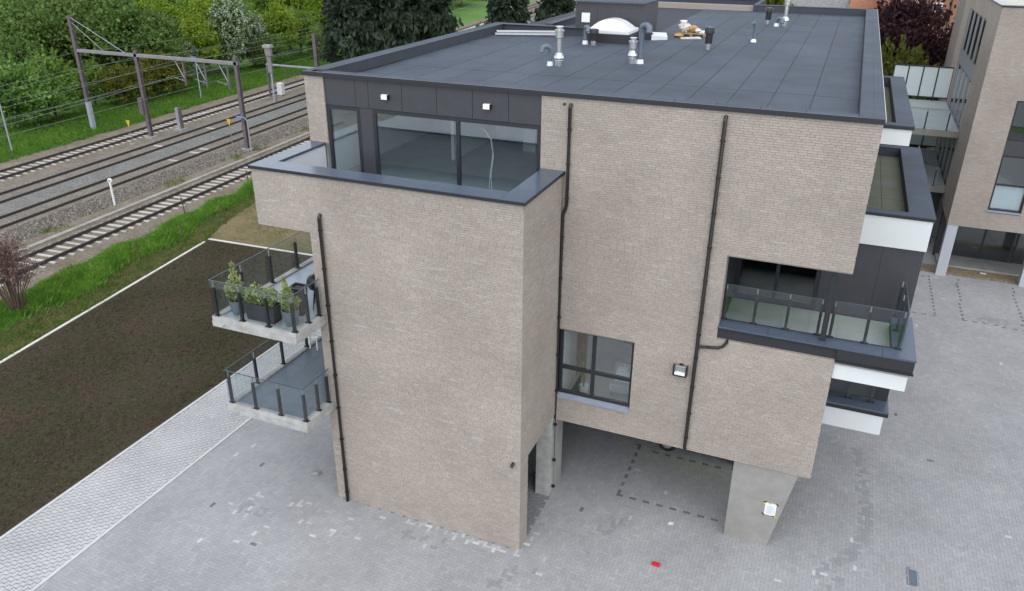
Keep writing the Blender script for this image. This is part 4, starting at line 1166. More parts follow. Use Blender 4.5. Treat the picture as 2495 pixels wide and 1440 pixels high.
# deck chair and table on the lower deck
ch = thing('armchair', 'black armchair standing on the lower deck between the two blocks', 'chair', (10.6, 31.2, 3.62))
part('seat', MB().box(10.3, 10.9, 30.9, 31.5, 3.98, 4.1), 'black_plastic', ch); part('backrest', MB().hull8([(10.3, 30.84, 4.0), (10.9, 30.84, 4.0), (10.9, 30.9, 4.0), (10.3, 30.9, 4.0), (10.34, 30.7, 4.6), (10.86, 30.7, 4.6), (10.86, 30.76, 4.6), (10.34, 30.76, 4.6)]), 'black_plastic', ch)
for sx in (10.26, 10.9): part('armrest', MB().box(sx, sx + 0.05, 30.86, 31.45, 4.26, 4.31), 'black_plastic', ch)
for sx in (10.28, 10.88):
    for sy in (30.88, 31.42): part('leg', MB().box(sx, sx + 0.04, sy, sy + 0.04, 3.62, 4.27), 'black_plastic', ch)
tb = thing('side_table', 'round grey table on the lower deck in front of the armchair', 'table', (11.0, 29.6, 3.62))
part('table_top', MB().lathe((11.0, 29.6, 3.62), [(0.42, 0.70), (0.42, 0.73), (0.40, 0.735)], 20), 'galv', tb); part('stem', MB().lathe((11.0, 29.6, 3.62), [(0.03, 0.02), (0.03, 0.7)], 8), 'black_plastic', tb); part('foot', MB().lathe((11.0, 29.6, 3.62), [(0.26, 0), (0.26, 0.018), (0.03, 0.022)], 14), 'black_plastic', tb)

# ================================================================== FAR HOUSES
def house(x0, x1, y0, y1, ze, zr, wm, rm, label, wins=(), ridge='x'):
    h = thing('house', label, 'house', ((x0 + x1) / 2, y0, 0))
    part('wall', MB().box(x0, x1, y0, y1, 0, ze), wm, h)
    if ridge == 'x':
        ym = (y0 + y1) / 2
        rf = MB(); n = 0
        rf.v += [(x0 - .3, y0 - .4, ze - .05), (x1 + .3, y0 - .4, ze - .05), (x1 + .3, ym, zr), (x0 - .3, ym, zr), (x0 - .3, y1 + .4, ze - .05), (x1 + .3, y1 + .4, ze - .05)]
        rf.v += [(a, b, c - 0.15) for a, b, c in rf.v[:6]]
        rf.f += [(0, 1, 2, 3), (3, 2, 5, 4), (7, 6, 9, 8), (8, 9, 10, 11), (0, 6, 7, 1), (1, 7, 8, 2), (2, 8, 11, 5), (5, 11, 10, 4), (4, 10, 9, 3), (3, 9, 6, 0)]
        rf.f = [tuple(q) for q in rf.f]
        part('roof', rf, rm, h)
        part('gable', MB().hull8([(x0, y0, ze), (x1, y0, ze), (x1, y1, ze), (x0, y1, ze), (x0, ym - .05, zr - .2), (x1, ym - .05, zr - .2), (x1, ym + .05, zr - .2), (x0, ym + .05, zr - .2)]), wm, h)
    elif ridge == 'flat':
        part('roof', MB().box(x0 - .2, x1 + .2, y0 - .2, y1 + .2, ze, ze + .25), rm, h)
    for (a, b, c, d) in wins:
        f = part('window', MB().box(a, b, y0 - .04, y0 + .05, c, d), 'white_panel', h)
        part('pane', MB().box(a + .09, b - .09, y0 - .06, y0 - .041, c + .09, d - .09), 'car_glass', f)
        part('sill', MB().box(a - .12, b + .12, y0 - .16, y0 - .001, c - .14, c - .002), 'white_panel', f)
    return h
hr = house(8.5, 22, 70, 80, 11.2, 14.2, 'brick_red', 'roof_tile', 'red brick house with white framed windows behind the copper beech', [(13.2, 13.8, 7.9, 9.8), (15.2, 15.8, 7.9, 9.8), (17.5, 18.1, 7.9, 9.8), (11.2, 11.8, 7.9, 9.8)])
for x in (12.6, 14.5, 16.4): part('downpipe', MB().tube([(x, 69.9, 0), (x, 69.9, 11)], 0.06, 8), 'pipe_black', hr)
house(10.5, 22, 63.5, 69.8, 6.2, 6.2, 'plaster', 'roof_base', 'low white annexe with dark flat roof before the red brick house', (), 'flat')
house(-3.0, 5.2, 74, 82, 8.6, 11.6, 'plaster', 'roof_tile', 'white rendered house with grey tiled roof behind the main roof', [(4.1, 4.6, 7.0, 8.2)])
house(5.9, 8.2, 73, 81, 8.9, 11.5, 'brick_red', 'red_tile', 'small brown brick house beside the white rendered house')
house(13.2, 20, 46, 52, 2.6, 4.6, 'brick_red', 'red_tile', 'low brick shed with red tiled roof behind the access decks')
structure('back_yard', MB().poly([(7.5, 31, -0.03), (40, 42.5, -0.03), (40, 63, -0.03), (7.5, 63, -0.03)]), 'concrete_grey')

# ================================================================== RAILWAY
def tx_(x20, y): return x20 - 0.060 * (y - 20) - 0.00025 * (y - 20) ** 2 * (1 if y > 20 else 0)
bed = MB()
ys = list(range(-60, 321, 6))
def ribbon(mb, xa, xb, za, zb, y0=-60, y1=320, st=6):
    n = len(mb.v); yy = list(range(y0, y1 + 1, st))
    for y in yy: mb.v += [(tx_(xa, y), y, za), (tx_(xb, y), y, zb)]
    for i in range(len(yy) - 1): mb.f.append((n + 2 * i, n + 2 * i + 1, n + 2 * i + 3, n + 2 * i + 2))
ribbon(bed, -50.6, -29.6, -0.03, -0.03)
structure('railway_bed', bed, 'track_dirt')
bb = MB(); ribbon(bb, -45.2, -44.2, -0.025, 0.16); ribbon(bb, -44.2, -36.9, 0.16, 0.16); ribbon(bb, -36.9, -35.6, 0.16, -0.025)
structure('ballast_bed', bb, 'ballast')
bm = MB(); ribbon(bm, -41.55, -39.5, 0.19, 0.19); ribbon(bm, -39.5, -39.3, 0.19, 0.15); ribbon(bm, -41.75, -41.55, 0.15, 0.19)
structure('ballast_strip', bm, 'ballast_grey')

TR = []
def track(x20, base, sleepers, label, y0=-40, y1=200):
    T_ = thing('railway_track', label, 'track', (tx_(x20, 20), 20, 0), 'railway tracks beside the building')
    for sgn in (-1, 1):
        for nm, w2, za, zb, m in (('rail', 0.075, 0.03, 0.17, 'rail'),):
            mb = MB(); n = 0
            yy = list(range(y0, y1 + 1, 5))
            for y in yy:
                c = tx_(x20, y) + sgn * 0.75
                mb.v += [(c - w2, y, base + za), (c - 0.045, y, base + zb), (c + 0.045, y, base + zb), (c + w2, y, base + za)]
            for i in range(len(yy) - 1):
                for k in range(3): mb.f.append((4 * i + k, 4 * i + k + 1, 4 * i + 4 + k + 1, 4 * i + 4 + k))
            part(nm, mb, m, T_)
    if sleepers:
        me = None; y = 1.0 if x20 > -35 else 12.0; cnt = 0
        lim = 34 if x20 > -35 else 130
        while y < lim:
            c = Vector((tx_(x20, y), y, base)) - T_.location
            if me is None:
                mb = MB().hull8([(-1.2, -0.1, -0.08), (1.2, -0.1, -0.08), (1.2, 0.1, -0.08), (-1.2, 0.1, -0.08), (-1.2, -0.07, 0.02), (1.2, -0.07, 0.02), (1.2, 0.07, 0.02), (-1.2, 0.07, 0.02)])
                me = mb.mesh('sleeper')
            s_o = obj('sleeper', me, 'sleeper', T_, c + Vector((0, random.uniform(-.02, .02), random.uniform(-.012, .006))))
            s_o.rotation_euler.z = 0.06 + random.uniform(-.012, .012)
            y += 0.62; cnt += 1
    return T_
track(-47.45, 0.0, True, 'farthest railway track with pale sleepers beside the green bank')
track(-42.5, 0.13, False, 'railway track sunk in ballast, second from the green bank')
track(-38.5, 0.13, False, 'railway track sunk in ballast, beside the gravel shoulder')
track(-32.23, 0.0, True, 'nearest railway track with pale sleepers beside the tall grass')
# a few bare sleepers in the ballasted tracks
for (x20, y) in ((-38.5, 24.6), (-38.5, 28.1), (-38.5, 27.0), (-42.5, 27.4), (-42.5, 33.8)):
    mb = MB().box(tx_(x20, y) - 0.5, tx_(x20, y) + 0.4, y - 0.12, y + 0.12, 0.1, 0.172)
    single('sleeper_patch', mb, 'sleeper', {24.6: 'bare sleeper patch in the gravel shoulder track, nearest of three', 28.1: 'bare sleeper patch in the gravel shoulder track, farthest of three', 27.0: 'bare sleeper patch in the gravel shoulder track, middle of three', 27.4: 'bare sleeper patch in the second track, nearer one', 33.8: 'bare sleeper patch in the second track, farther one'}[y], 'sleeper', (tx_(x20, y), y, 0.1), 'bare sleeper patches')
# gravel shoulder: loose stones
n = 26000
yy_ = RNG.uniform(2, 48, n); u = RNG.beta(1.6, 1.6, n); xx_ = -37.2 + 1.9 * u
X_ = xx_ - 0.06 * (yy_ - 20) - 0.00025 * np.clip(yy_ - 20, 0, None) ** 2
Z_ = np.interp(xx_, [-37.2, -36.9, -35.5], [0.16, 0.16, -0.02])
C_ = np.stack([X_, yy_, Z_ + 0.02], 1)
sz = RNG.uniform(0.02, 0.055, n)
ang = RNG.uniform(0, math.pi, n); ca, sa = np.cos(ang), np.sin(ang)
me = block_field('gravel_shoulder', C_ + np.array([0, 0, 0.01]), sz, sz * RNG.uniform(0.6, 1, n), np.stack([ca, sa, 0 * ca], 1), np.stack([-sa, ca, 0 * ca], 1), np.array([0, 0, 1.]), 0.05, 0.03, 0.006)
gs = obj('gravel_shoulder', me, 'gravel_stones'); tag(gs, 'loose grey ballast stones along the gravel shoulder', 'gravel'); gs['kind'] = 'stuff'
# cable trough with lids
ct = thing('cable_trough', 'narrow concrete cable trough running along the nearest track', 'trough', (-34.1, 20, 0))
me = None
y = 2.0
while y < 60:
    if me is None: me = MB().box(-0.16, 0.16, -0.485, 0.485, -0.05, 0.07).mesh('trough_lid')
    o = obj('trough_lid', me, 'concrete_trough', ct, Vector((tx_(-34.1, y), y, 0)) - ct.location); o.rotation_euler.z = 0.06 + random.uniform(-.02, .02)
    y += 0.985

# ---- overhead line
def hmast(x, y, h, w_=0.26, name='catenary_mast', label='', m='mast', grey=0, base=True):
    T_ = thing(name, label, 'mast', (x, y, 0), 'overhead line masts')
    mb = MB(); mb.box(x - w_ / 2, x + w_ / 2, y - w_ / 2, y - w_ / 2 + 0.03, grey, h); mb.box(x - w_ / 2, x + w_ / 2, y + w_ / 2 - 0.03, y + w_ / 2, grey, h); mb.box(x - 0.02, x + 0.02, y - w_ / 2 + 0.03, y + w_ / 2 - 0.03, grey, h)
    part('post', mb, m, T_)
    if grey: part('sleeve', MB().box(x - w_ / 2 - .02, x + w_ / 2 + .02, y - w_ / 2 - .02, y + w_ / 2 + .02, 0, grey), 'mast_grey', T_)
    if base: part('footing', MB().box(x - .35, x + .35, y - .3, y + .3, -0.1, 0.14), 'concrete_grey', T_)
    return T_
gantry = thing('gantry', 'brown steel overhead line gantry spanning the tracks on three posts', 'gantry', (-46.1, 29.8, 0))
def gpost(x, h, grey):
    mb = MB(); y = 29.8
    mb.box(x - .14, x + .14, y - .14, y - .11, grey, h); mb.box(x - .14, x + .14, y + .11, y + .14, grey, h); mb.box(x - .03, x + .03, y - .11, y + .11, grey, h)
    pp_ = part('post', mb, 'mast', gantry)
    if grey: part('sleeve', MB().box(x - .17, x + .17, y - .16, y + .16, 0, grey), 'mast_grey', pp_)
    else: part('footing', MB().box(x - .4, x + .4, y - .35, y + .35, -0.1, 0.12), 'concrete_grey', pp_)
gpost(-52.6, 9.35, 2.4); gpost(-46.15, 7.0, 0); gpost(-36.25, 7.1, 0)
bmx = MB(); bmx.box(-52.5, -36.0, 29.66, 29.70, 6.5, 6.72); bmx.box(-52.5, -36.0, 29.90, 29.94, 6.5, 6.72); bmx.box(-52.5, -36.0, 29.70, 29.90, 6.7, 6.73)
part('beam', bmx, 'mast_beam', gantry)
st = MB(); st.tube([(-52.55, 29.8, 9.2), (-47.3, 29.8, 6.72)], 0.025, 6); st.tube([(-52.5, 29.8, 8.8), (-49.6, 29.8, 6.72)], 0.02, 6); part('stay', st, 'mast_grey', gantry)
for x in (-42.25, -40.15, -37.95):
    dp = part('drop_bracket', MB().tube([(x, 29.8, 6.5), (x + 0.85, 29.8, 4.9)], 0.035, 6), 'mast_grey', gantry)
    part('drop_post', MB().box(x + 0.75, x + 0.87, 29.74, 29.86, 4.6, 6.5), 'mast', dp)
    part('registration_arm', MB().tube([(x + 0.8, 29.8, 4.9), (x - 0.3, 29.8, 5.15)], 0.02, 6), 'galv', dp)
    part('insulator', MB().lathe((x + 0.55, 29.8, 4.9), [(0.05, 0), (0.07, 0.05), (0.05, 0.1), (0.07, 0.15), (0.05, 0.2)], 10), 'pvc_grey', dp)
part('equipment_box', MB().box(-46.62, -46.2, 29.5, 30.1, 1.95, 3.25), 'mast', gantry)
gm = thing('signal_mast', 'grey signal mast with hooded head facing away beside the farthest track', 'signal', (-45.6, 45.3, 0))
part('pole', MB().tube([(-45.6, 45.3, 0), (-45.6, 45.3, 5.2)], 0.09, 8), 'mast_grey', gm)
part('signal_head', MB().box(-45.95, -45.25, 45.05, 45.45, 4.55, 5.5), 'mast_beam', gm, bevel=0.08); part('signal_hood', MB().box(-46.05, -45.15, 44.95, 45.5, 5.35, 5.6), 'concrete_grey', gm)
part('backboard', MB().box(-45.85, -45.38, 45.15, 45.25, 3.0, 4.5), 'mast_beam', gm)
part('ladder_rail', MB().tube([(-45.35, 45.3, 0), (-45.35, 45.3, 4.6)], 0.025, 6), 'mast', gm)
gb = thing('gantry', 'slim grey beam joining the dark mast behind the signal', 'gantry', (-45, 48, 0))
part('beam', MB().box(-48.3, -42.2, 47.95, 48.1, 3.14, 3.3), 'mast_grey', gb)
mb = MB(); mb.box(-42.3, -41.94, 47.85, 47.9, 0, 6.5); mb.box(-42.3, -41.94, 48.15, 48.2, 0, 6.5); mb.box(-42.15, -42.09, 47.9, 48.15, 0, 6.5)
part('mast', mb, 'mast', gb); part('footing', MB().box(-42.5, -41.7, 47.7, 48.4, -.05, .25), 'concrete_grey', gb)
for x in (-45.9, -44.7): part('drop_bracket', MB().tube([(x - .35, 48.02, 3.14), (x, 48.02, 1.2), (x + .3, 48.02, 3.14)], 0.035, 6), 'mast', gb)
part('post', MB().box(-48.3, -48.14, 47.9, 48.1, 0, 3.13), 'mast', gb)
def wire(x20, z, label, y0=-25, y1=150, sag=0.35, r=0.012):
    sp_ = []
    y = y0
    while y <= y1:
        ph_ = ((y - 29.8) / 60.0) % 1.0
        sp_.append((tx_(x20, y), y, z - sag * 4 * ph_ * (1 - ph_)))
        y += 5
    return single('overhead_wire', MB().tube(sp_, r, 5, False), 'wire', label, 'wire', sp_[0], 'overhead wires along the railway')
for nm, x20, zc, zm in (('farthest', -47.0, 5.0, 6.2), ('second', -42.3, 5.0, 6.3), ('third', -38.4, 5.0, 6.3)):
    wire(x20, zc, f'lower contact wire above the {nm} track', sag=0.05); wire(x20, zm, f'upper carrier wire above the {nm} track', sag=0.9)
wire(-52.3, 6.4, 'feeder wire on the gantry post by the bank, upper one', sag=0.6); wire(-52.2, 5.2, 'feeder wire on the gantry post by the bank, lower one', sag=0.6)
wire(-45.9, 4.3, 'slack wire on the middle gantry post', sag=0.5)
def lamp_post(x, y, h, label, dx=0.3, m='mast_grey'):
    L_ = thing('lamp_post', label, 'lamp post', (x, y, 0), 'slim lamp posts along the railway')
    part('pole', MB().tube([(x, y, 0), (x, y, h - .2), (x - dx * .4, y, h), (x - dx, y, h + .02)], [0.06, 0.045, 0.04, 0.035], 8), m, L_)
    part('lamp_head', MB().box(x - dx - .45, x - dx + .2, y - .1, y + .1, h - .02, h + .1), 'blue_lamp', L_, bevel=0.02)
lamp_post(-52.2, 21.8, 4.3, 'slim lamp post on the green bank at the left edge', 0.1)
lamp_post(-53.9, 44.2, 4.0, 'slim lamp post on the green bank behind the gantry', 0.1)
lamp_post(-35.75, 29.6, 2.55, 'lamp post with blue head leaning by the right gantry post', 0.5, 'concrete_grey')
def tri_sign(x, y, h, label, pole):
    S_ = thing('triangle_sign', label, 'sign', (x, y, 0), 'yellow triangle signs')
    part('pole', MB().tube([(x, y, 0), (x, y, h)], 0.025, 6), 'galv', S_)
    d_ = 0.03
    part('plate', MB().hull8([(x - .03, y - d_, h - .15), (x + .03, y - d_, h - .15), (x + .03, y, h - .15), (x - .03, y, h - .15), (x - .2, y - d_, h + .32), (x + .2, y - d_, h + .32), (x + .2, y, h + .32), (x - .2, y, h + .32)]), 'yellow', S_)
    part('foot', MB().box(x - .15, x + .15, y - .15, y + .15, -.03, .06), 'concrete_grey', S_)
p_ = ground_at(323, 352); tri_sign(p_.x, p_.y, 1.62, 'yellow triangle sign on a post beside the farthest track', True)
tri_sign(-37.0, 29.0, 2.2, 'yellow triangle sign beside the right gantry post', True)
p_ = ground_at(280, 500)
ms_ = thing('marker_post', 'white distance marker post with round numbered head on the gravel shoulder', 'marker', (p_.x, p_.y, 0))
part('stem', MB().box(p_.x - .045, p_.x + .045, p_.y - .045, p_.y + .045, 0, 1.5), 'white_plastic', ms_)
part('head', MB().tube([(p_.x, p_.y - .04, 1.6), (p_.x, p_.y + .06, 1.6)], 0.155, 18), 'white_plastic', ms_)
part('numeral', MB().tube([(p_.x + .05 * math.cos(k * math.pi / 6), p_.y - .045, 1.6 + .085 * math.sin(k * math.pi / 6)) for k in range(13)], 0.014, 6), 'black_plastic', ms_)
stb = thing('concrete_stub', 'short concrete stub post with dark side beside the farthest track', 'post', (-45.6, 32.6, 0))
part('shaft', MB().box(-45.82, -45.5, 32.45, 32.75, 0, 1.95), 'concrete_lilac', stb); part('channel', MB().box(-45.499, -45.36, 32.47, 32.73, 0, 2.0), 'mast', stb); part('footing', MB().box(-46.05, -45.15, 32.2, 33.0, -.05, .22), 'concrete_grey', stb)
bx = thing('relay_box', 'white relay cabinet beside the farthest track', 'cabinet', (-47.0 + 2.0, 49.2, 0))
xb = ground_at(686, 232); bx.location = (xb.x, xb.y, 0)
part('cabinet', MB().box(xb.x - .3, xb.x + .3, xb.y - .25, xb.y + .25, 0.1, 1.25), 'white_plastic', bx); part('door_panel', MB().box(xb.x - .27, xb.x + .27, xb.y - .27, xb.y - .251, .2, 1.2), 'white_panel', bx); part('plinth', MB().box(xb.x - .25, xb.x + .25, xb.y - .2, xb.y + .2, -.05, .099), 'concrete_grey', bx)
# leaning fence posts in the tall grass
for k, (qx, qy) in enumerate(((452, 525), (608, 455), (345, 640), (550, 545), (450, 592))):
    g_ = ground_at(qx, qy)
    words_ = ['in the tall grass behind the lawn corner', 'at the wall of the tower', 'low in the weeds along the lawn edging', 'near the dry verge', 'just left of the lawn corner'][k]
    single('fence_post', MB().tube([(g_.x, g_.y, -.05), (g_.x - .12, g_.y, 1.15)], [0.04, 0.035], 7), 'bark', f'thin old fence post {words_}', 'post', (g_.x, g_.y, 0), 'old fence posts')
# ================================================================== VEGETATION
def leaf_quads(name, P, size, elong=1.6, droop=0.0, up=0.3, dirs=None):
    """one mesh of leaf-sized quads at points P (n,3)"""
    n = len(P)
    d = RNG.normal(0, 1, (n, 3))
    if dirs is not None: d = d * 0.55 + dirs
    d[:, 2] -= droop
    d /= np.linalg.norm(d, axis=1)[:, None] + 1e-9
    r = RNG.normal(0, 1, (n, 3)); r[:, 2] *= 0.4 if up else 1
    a = np.cross(d, r); a /= np.linalg.norm(a, axis=1)[:, None] + 1e-9
    s = (size * RNG.uniform(0.6, 1.35, n))[:, None]
    v0 = P - d * s * elong * 0.5; v2 = P + d * s * elong * 0.5
    v1 = P + a * s * 0.5; v3 = P - a * s * 0.5
    V = np.stack([v0, v1, v2, v3], 1).reshape(-1, 3)
    F = (np.arange(n)[:, None] * 4 + np.arange(4)[None]).astype(np.int32)
    return fast_mesh(name, V, F)

def crown_points(rad, n_clump, per, base_z, shape='round', clump_r=0.28, seed=0, shoots=0):
    """clumps on and in an uneven crown volume; returns points (n,3) and outward directions"""
    g = np.random.default_rng(seed)
    rx, ry, rz = rad
    pts, dr = [], []
    for i in range(n_clump):
        u = g.normal(0, 1, 3); u /= np.linalg.norm(u)
        if u[2] < -0.55: u[2] *= -0.6
        rr = g.uniform(0.45, 1.0) ** 0.5 * g.uniform(0.82, 1.12)
        c = np.array([u[0] * rx, u[1] * ry, u[2] * rz]) * rr
        if shape == 'cone':
            h = g.uniform(0, 1) ** 0.8
            th = g.uniform(0, 2 * math.pi); w_ = (1 - h) ** 0.75 * g.uniform(0.55, 1.08) + 0.03
            c = np.array([math.cos(th) * rx * w_, math.sin(th) * ry * w_, (h * 2 - 1) * rz])
        cr = clump_r * min(rx, rz) * g.uniform(0.6, 1.3)
        m = int(per * g.uniform(0.6, 1.4))
        q = g.normal(0, 0.5, (m, 3)) * np.array([cr, cr, cr * 0.75])
        pts.append(c + q)
        o_ = c / (np.linalg.norm(c) + 1e-6)
        dr.append(np.tile(o_, (m, 1)))
    if shoots:                                    # feathery leaders that break the outline
        for i in range(shoots):
            u = g.normal(0, 1, 3); u[2] = abs(u[2]) * 0.9; u /= np.linalg.norm(u)
            c = np.array([u[0] * rx, u[1] * ry, u[2] * rz]) * g.uniform(0.8, 1.0)
            if c[2] < -0.2 * rz: continue
            d = u * 0.6 + np.array([0, 0, 0.9]) + g.normal(0, 0.2, 3); d /= np.linalg.norm(d)
            L_ = g.uniform(0.5, 1.3) * min(rx, rz) * 0.38; m = 34
            f_ = g.uniform(0, 1, m)[:, None]
            pts.append(c + d * f_ * L_ + g.normal(0, 0.09, (m, 3)) * (1.15 - f_)); dr.append(np.tile(d, (m, 1)))
    P = np.concatenate(pts); D_ = np.concatenate(dr)
    P[:, 2] += base_z + rz
    P[:, 2] = np.maximum(P[:, 2], 0.05)
    return P, D_

def trunk_mesh(h, r, limbs, spread, seed, lean=0.0):
    g = random.Random(seed)
    mb = MB()
    mb.tube([(0, 0, -0.1), (lean * 0.3, 0, h * 0.4), (lean, 0, h)], [r, r * 0.75, r * 0.25], 8)
    for i in range(limbs):
        a = 2 * math.pi * i / limbs + g.uniform(-.4, .4); z = h * g.uniform(0.3, 0.75)
        L_ = spread * g.uniform(0.6, 1.0)
        mb.tube([(0, 0, z), (math.cos(a) * L_ * .5, math.sin(a) * L_ * .5, z + L_ * .35), (math.cos(a) * L_, math.sin(a) * L_, z + L_ * .8)], [r * .45, r * .3, r * .08], 6)
    return mb.mesh('trunk')

PROTO = {}
def proto(kind, rad, n_clump, per, base_z, size, m, tr_h, tr_r, limbs=6, shape='round', clump_r=0.28, droop=0, elong=1.6, seed=1, blossom=None, out=0.0, shoots=70):
    P, D_ = crown_points(rad, n_clump, per, base_z, shape, clump_r, seed, 0 if shape == 'cone' else shoots)
    me = leaf_quads('crown', P, size, elong, droop, dirs=D_ * out if out else None); me.materials.append(MATS[m])
    tm = trunk_mesh(tr_h, tr_r, limbs, min(rad[0], rad[1]) * 0.7, seed); tm.materials.append(MATS['bark'])
    bm_ = None
    if blossom:
        Q = P[RNG.random(len(P)) < blossom]
        c = np.array([0, 0, base_z + rad[2]]); dd = (Q - c) / np.array(rad); k = np.linalg.norm(dd, axis=1) > 0.75
        Q = c + (Q[k] - c) * 1.03
        bm_ = leaf_quads('blossom', Q, size * 0.9, 1.3, 0); bm_.materials.append(MATS['blossom'])
    PROTO[kind] = (me, tm, bm_)
proto('dark', (3.6, 3.4, 3.6), 120, 130, 0.7, 0.20, 'leaf_dark', 5.0, 0.2, seed=1)
proto('dark2', (3.0, 3.2, 3.1), 110, 130, 0.3, 0.20, 'leaf_dark', 4.0, 0.18, seed=2)
proto('spring', (2.6, 2.6, 3.6), 90, 120, 0.8, 0.19, 'leaf_spring', 5.5, 0.16, seed=3, clump_r=0.3, out=0.6)
proto('mid', (3.0, 3.0, 3.3), 95, 120, 0.4, 0.20, 'leaf_mid', 4.5, 0.18, seed=4)
proto('mid2', (2.2, 2.2, 2.8), 75, 120, 0.3, 0.19, 'leaf_mid', 3.5, 0.14, seed=5, out=0.8)
proto('soft', (2.6, 2.6, 2.2), 85, 130, 0.0, 0.19, 'leaf_soft', 2.6, 0.12, seed=6, out=1.2)
proto('olive', (1.5, 1.5, 1.9), 50, 80, 0.0, 0.15, 'leaf_olive', 2.4, 0.07, seed=7, out=1.2)
proto('haw', (1.9, 1.9, 3.1), 70, 120, 0.3, 0.17, 'leaf_dark', 3.8, 0.14, seed=8, blossom=0.75, out=0.5)
proto('conifer', (3.1, 3.1, 7.5), 270, 75, 0.1, 0.27, 'leaf_conifer', 14.0, 0.28, 4, 'cone', 0.2, 0.8, 2.6, 9, out=0.8)
proto('purple', (3.3, 3.3, 4.3), 130, 150, 2.0, 0.17, 'leaf_purple', 7.0, 0.25, seed=10, out=0.3)
proto('yellowbush', (2.2, 1.8, 2.3), 75, 120, 0.0, 0.16, 'leaf_olivegreen', 2.8, 0.1, seed=11, out=0.9)
TREE_NAMES = {'dark': 'broadleaf_tree', 'dark2': 'broadleaf_tree', 'spring': 'spring_tree', 'mid': 'broadleaf_tree', 'mid2': 'young_tree', 'soft': 'leafy_bush', 'olive': 'brushwood_shrub', 'haw': 'hawthorn_tree', 'conifer': 'conifer_tree', 'purple': 'copper_beech_tree', 'yellowbush': 'leafy_bush'}
def plant(kind, x, y, s, label, cat='tree', group=None, sz=None, rot=None):
    me, tm, bm_ = PROTO[kind]
    T_ = thing(TREE_NAMES[kind], label, cat, (x, y, -0.03), group)
    T_.scale = (s, s, s * (sz or 1)); T_.rotation_euler.z = rot if rot is not None else random.uniform(0, 6.28)
    obj('trunk', tm, None, T_); obj('crown', me, None, T_)
    if bm_: obj('blossom', bm_, None, T_)
    return T_
G1 = 'trees and bushes beyond the railway'
def pp_at(px, py): g_ = ground_at(px, py); return g_.x, g_.y
named = [
 ('soft', (25, 315), 1.25, 'big soft light green bush at the left edge of the railway bank', 'bush'),
 ('soft', (95, 305), 1.1, 'soft light green bush right of the lamp post on the bank', 'bush'),
 ('mid2', (140, 296), 0.95, 'upright green bush touching the left gantry post', 'bush'),
 ('dark2', (60, 268), 1.0, 'dark tree behind the soft bushes at the left', 'tree'),
 ('dark', (130, 236), 1.25, 'broad dark green tree left of the tall gantry post', 'tree'),
 ('dark', (265, 225), 1.3, 'largest dark green tree behind the gantry beam', 'tree'),
 ('dark2', (370, 220), 1.2, 'dark green tree above the middle gantry post', 'tree'),
 ('mid2', (235, 262), 0.7, 'small green bush at the foot of the largest dark tree', 'bush'),
 ('mid', (205, 200), 1.15, 'green tree filling the gap between the dark trees', 'tree'),
 ('olive', (300, 262), 1.0, 'olive brushwood shrub under the gantry beam, left one', 'shrub'),
 ('olive', (345, 254), 0.9, 'olive brushwood shrub beside the middle gantry post', 'shrub'),
 ('olive', (392, 240), 1.15, 'tall olive brushwood shrub right of the middle gantry post', 'shrub'),
 ('olive', (432, 232), 0.9, 'olive brushwood shrub under the beam, right one', 'shrub'),
 ('haw', (415, 178), 0.95, 'white flowering hawthorn behind the middle gantry post', 'tree'),
 ('haw', (575, 176), 1.25, 'tall white flowering hawthorn in the middle of the trees', 'tree'),
 ('haw', (622, 165), 0.95, 'white flowering hawthorn beside the signal head', 'tree'),
 ('haw', (468, 196), 0.6, 'small white flowering hawthorn above the gantry beam', 'tree'),
 ('spring', (500, 188), 0.8, 'yellow green spring tree left of the tall hawthorn', 'tree'),
 ('dark2', (540, 178), 0.75, 'low dark tree under the tall hawthorn', 'tree'),
 ('dark2', (655, 168), 0.6, 'low dark bush right of the signal head', 'bush'),
 ('spring', (690, 150), 0.85, 'yellow green spring tree left of the dark mast', 'tree'),
 ('mid', (735, 135), 0.8, 'green tree behind the dark mast', 'tree'),
 ('mid2', (780, 148), 0.7, 'young green tree at the foot of the conifers', 'tree'),
]
for kind, (a, b), s, lab, cat in named:
    x, y = pp_at(a, b); plant(kind, x, y, s, lab, cat, G1)
# the wood behind: filled row by row
rows = [(-66, 0), (-74, 3), (-83, 1), (-93, 4), (-104, 0), (-117, 2), (-132, 0)]
kinds = ['spring', 'mid', 'spring', 'mid2', 'mid', 'spring', 'dark2', 'spring', 'mid']
cnt = 0
wood = []
for ri, (xr, off) in enumerate(rows):
    y = 30 + off
    while y < 190:
        xx = xr + random.uniform(-3, 3) - 0.06 * (y - 20); yy = y + random.uniform(-2, 2)
        qx, qy = project((xx, yy, 0)); tx__, ty__ = project((xx, yy, 7))
        ok = -60 < qx < 1180 and ty__ < PH and qy > -110
        if qx < 105 and qy < 215: ok = False
        if qx < 460 and ri < 2 and qy > 150: ok = False
        if ok:
            kind = kinds[(cnt * 5 + ri) % len(kinds)]
            if qx < 330: kind = ['dark', 'mid', 'dark2', 'mid2'][cnt % 4]
            base_lab = {'spring': 'yellow green spring tree in the wood beyond the railway', 'mid': 'mid green tree in the wood beyond the railway', 'mid2': 'young upright green tree in the wood beyond the railway', 'dark2': 'darker rounded tree in the wood beyond the railway', 'dark': 'broad dark green tree deep in the wood'}[kind]
            wood.append((kind, ri, qx, plant(kind, xx, yy, random.uniform(0.8, 1.25), base_lab, 'tree', 'trees of the wood beyond the railway')))
            cnt += 1
        y += random.uniform(4.2, 6.2) * (1 + 0.12 * ri)
ORD = ['first', 'second', 'third', 'fourth', 'fifth', 'sixth', 'seventh', 'eighth', 'ninth', 'tenth', 'eleventh', 'twelfth', 'thirteenth', 'fourteenth', 'fifteenth']
ROWN = ['front', 'second', 'third', 'fourth', 'fifth', 'sixth', 'rearmost']
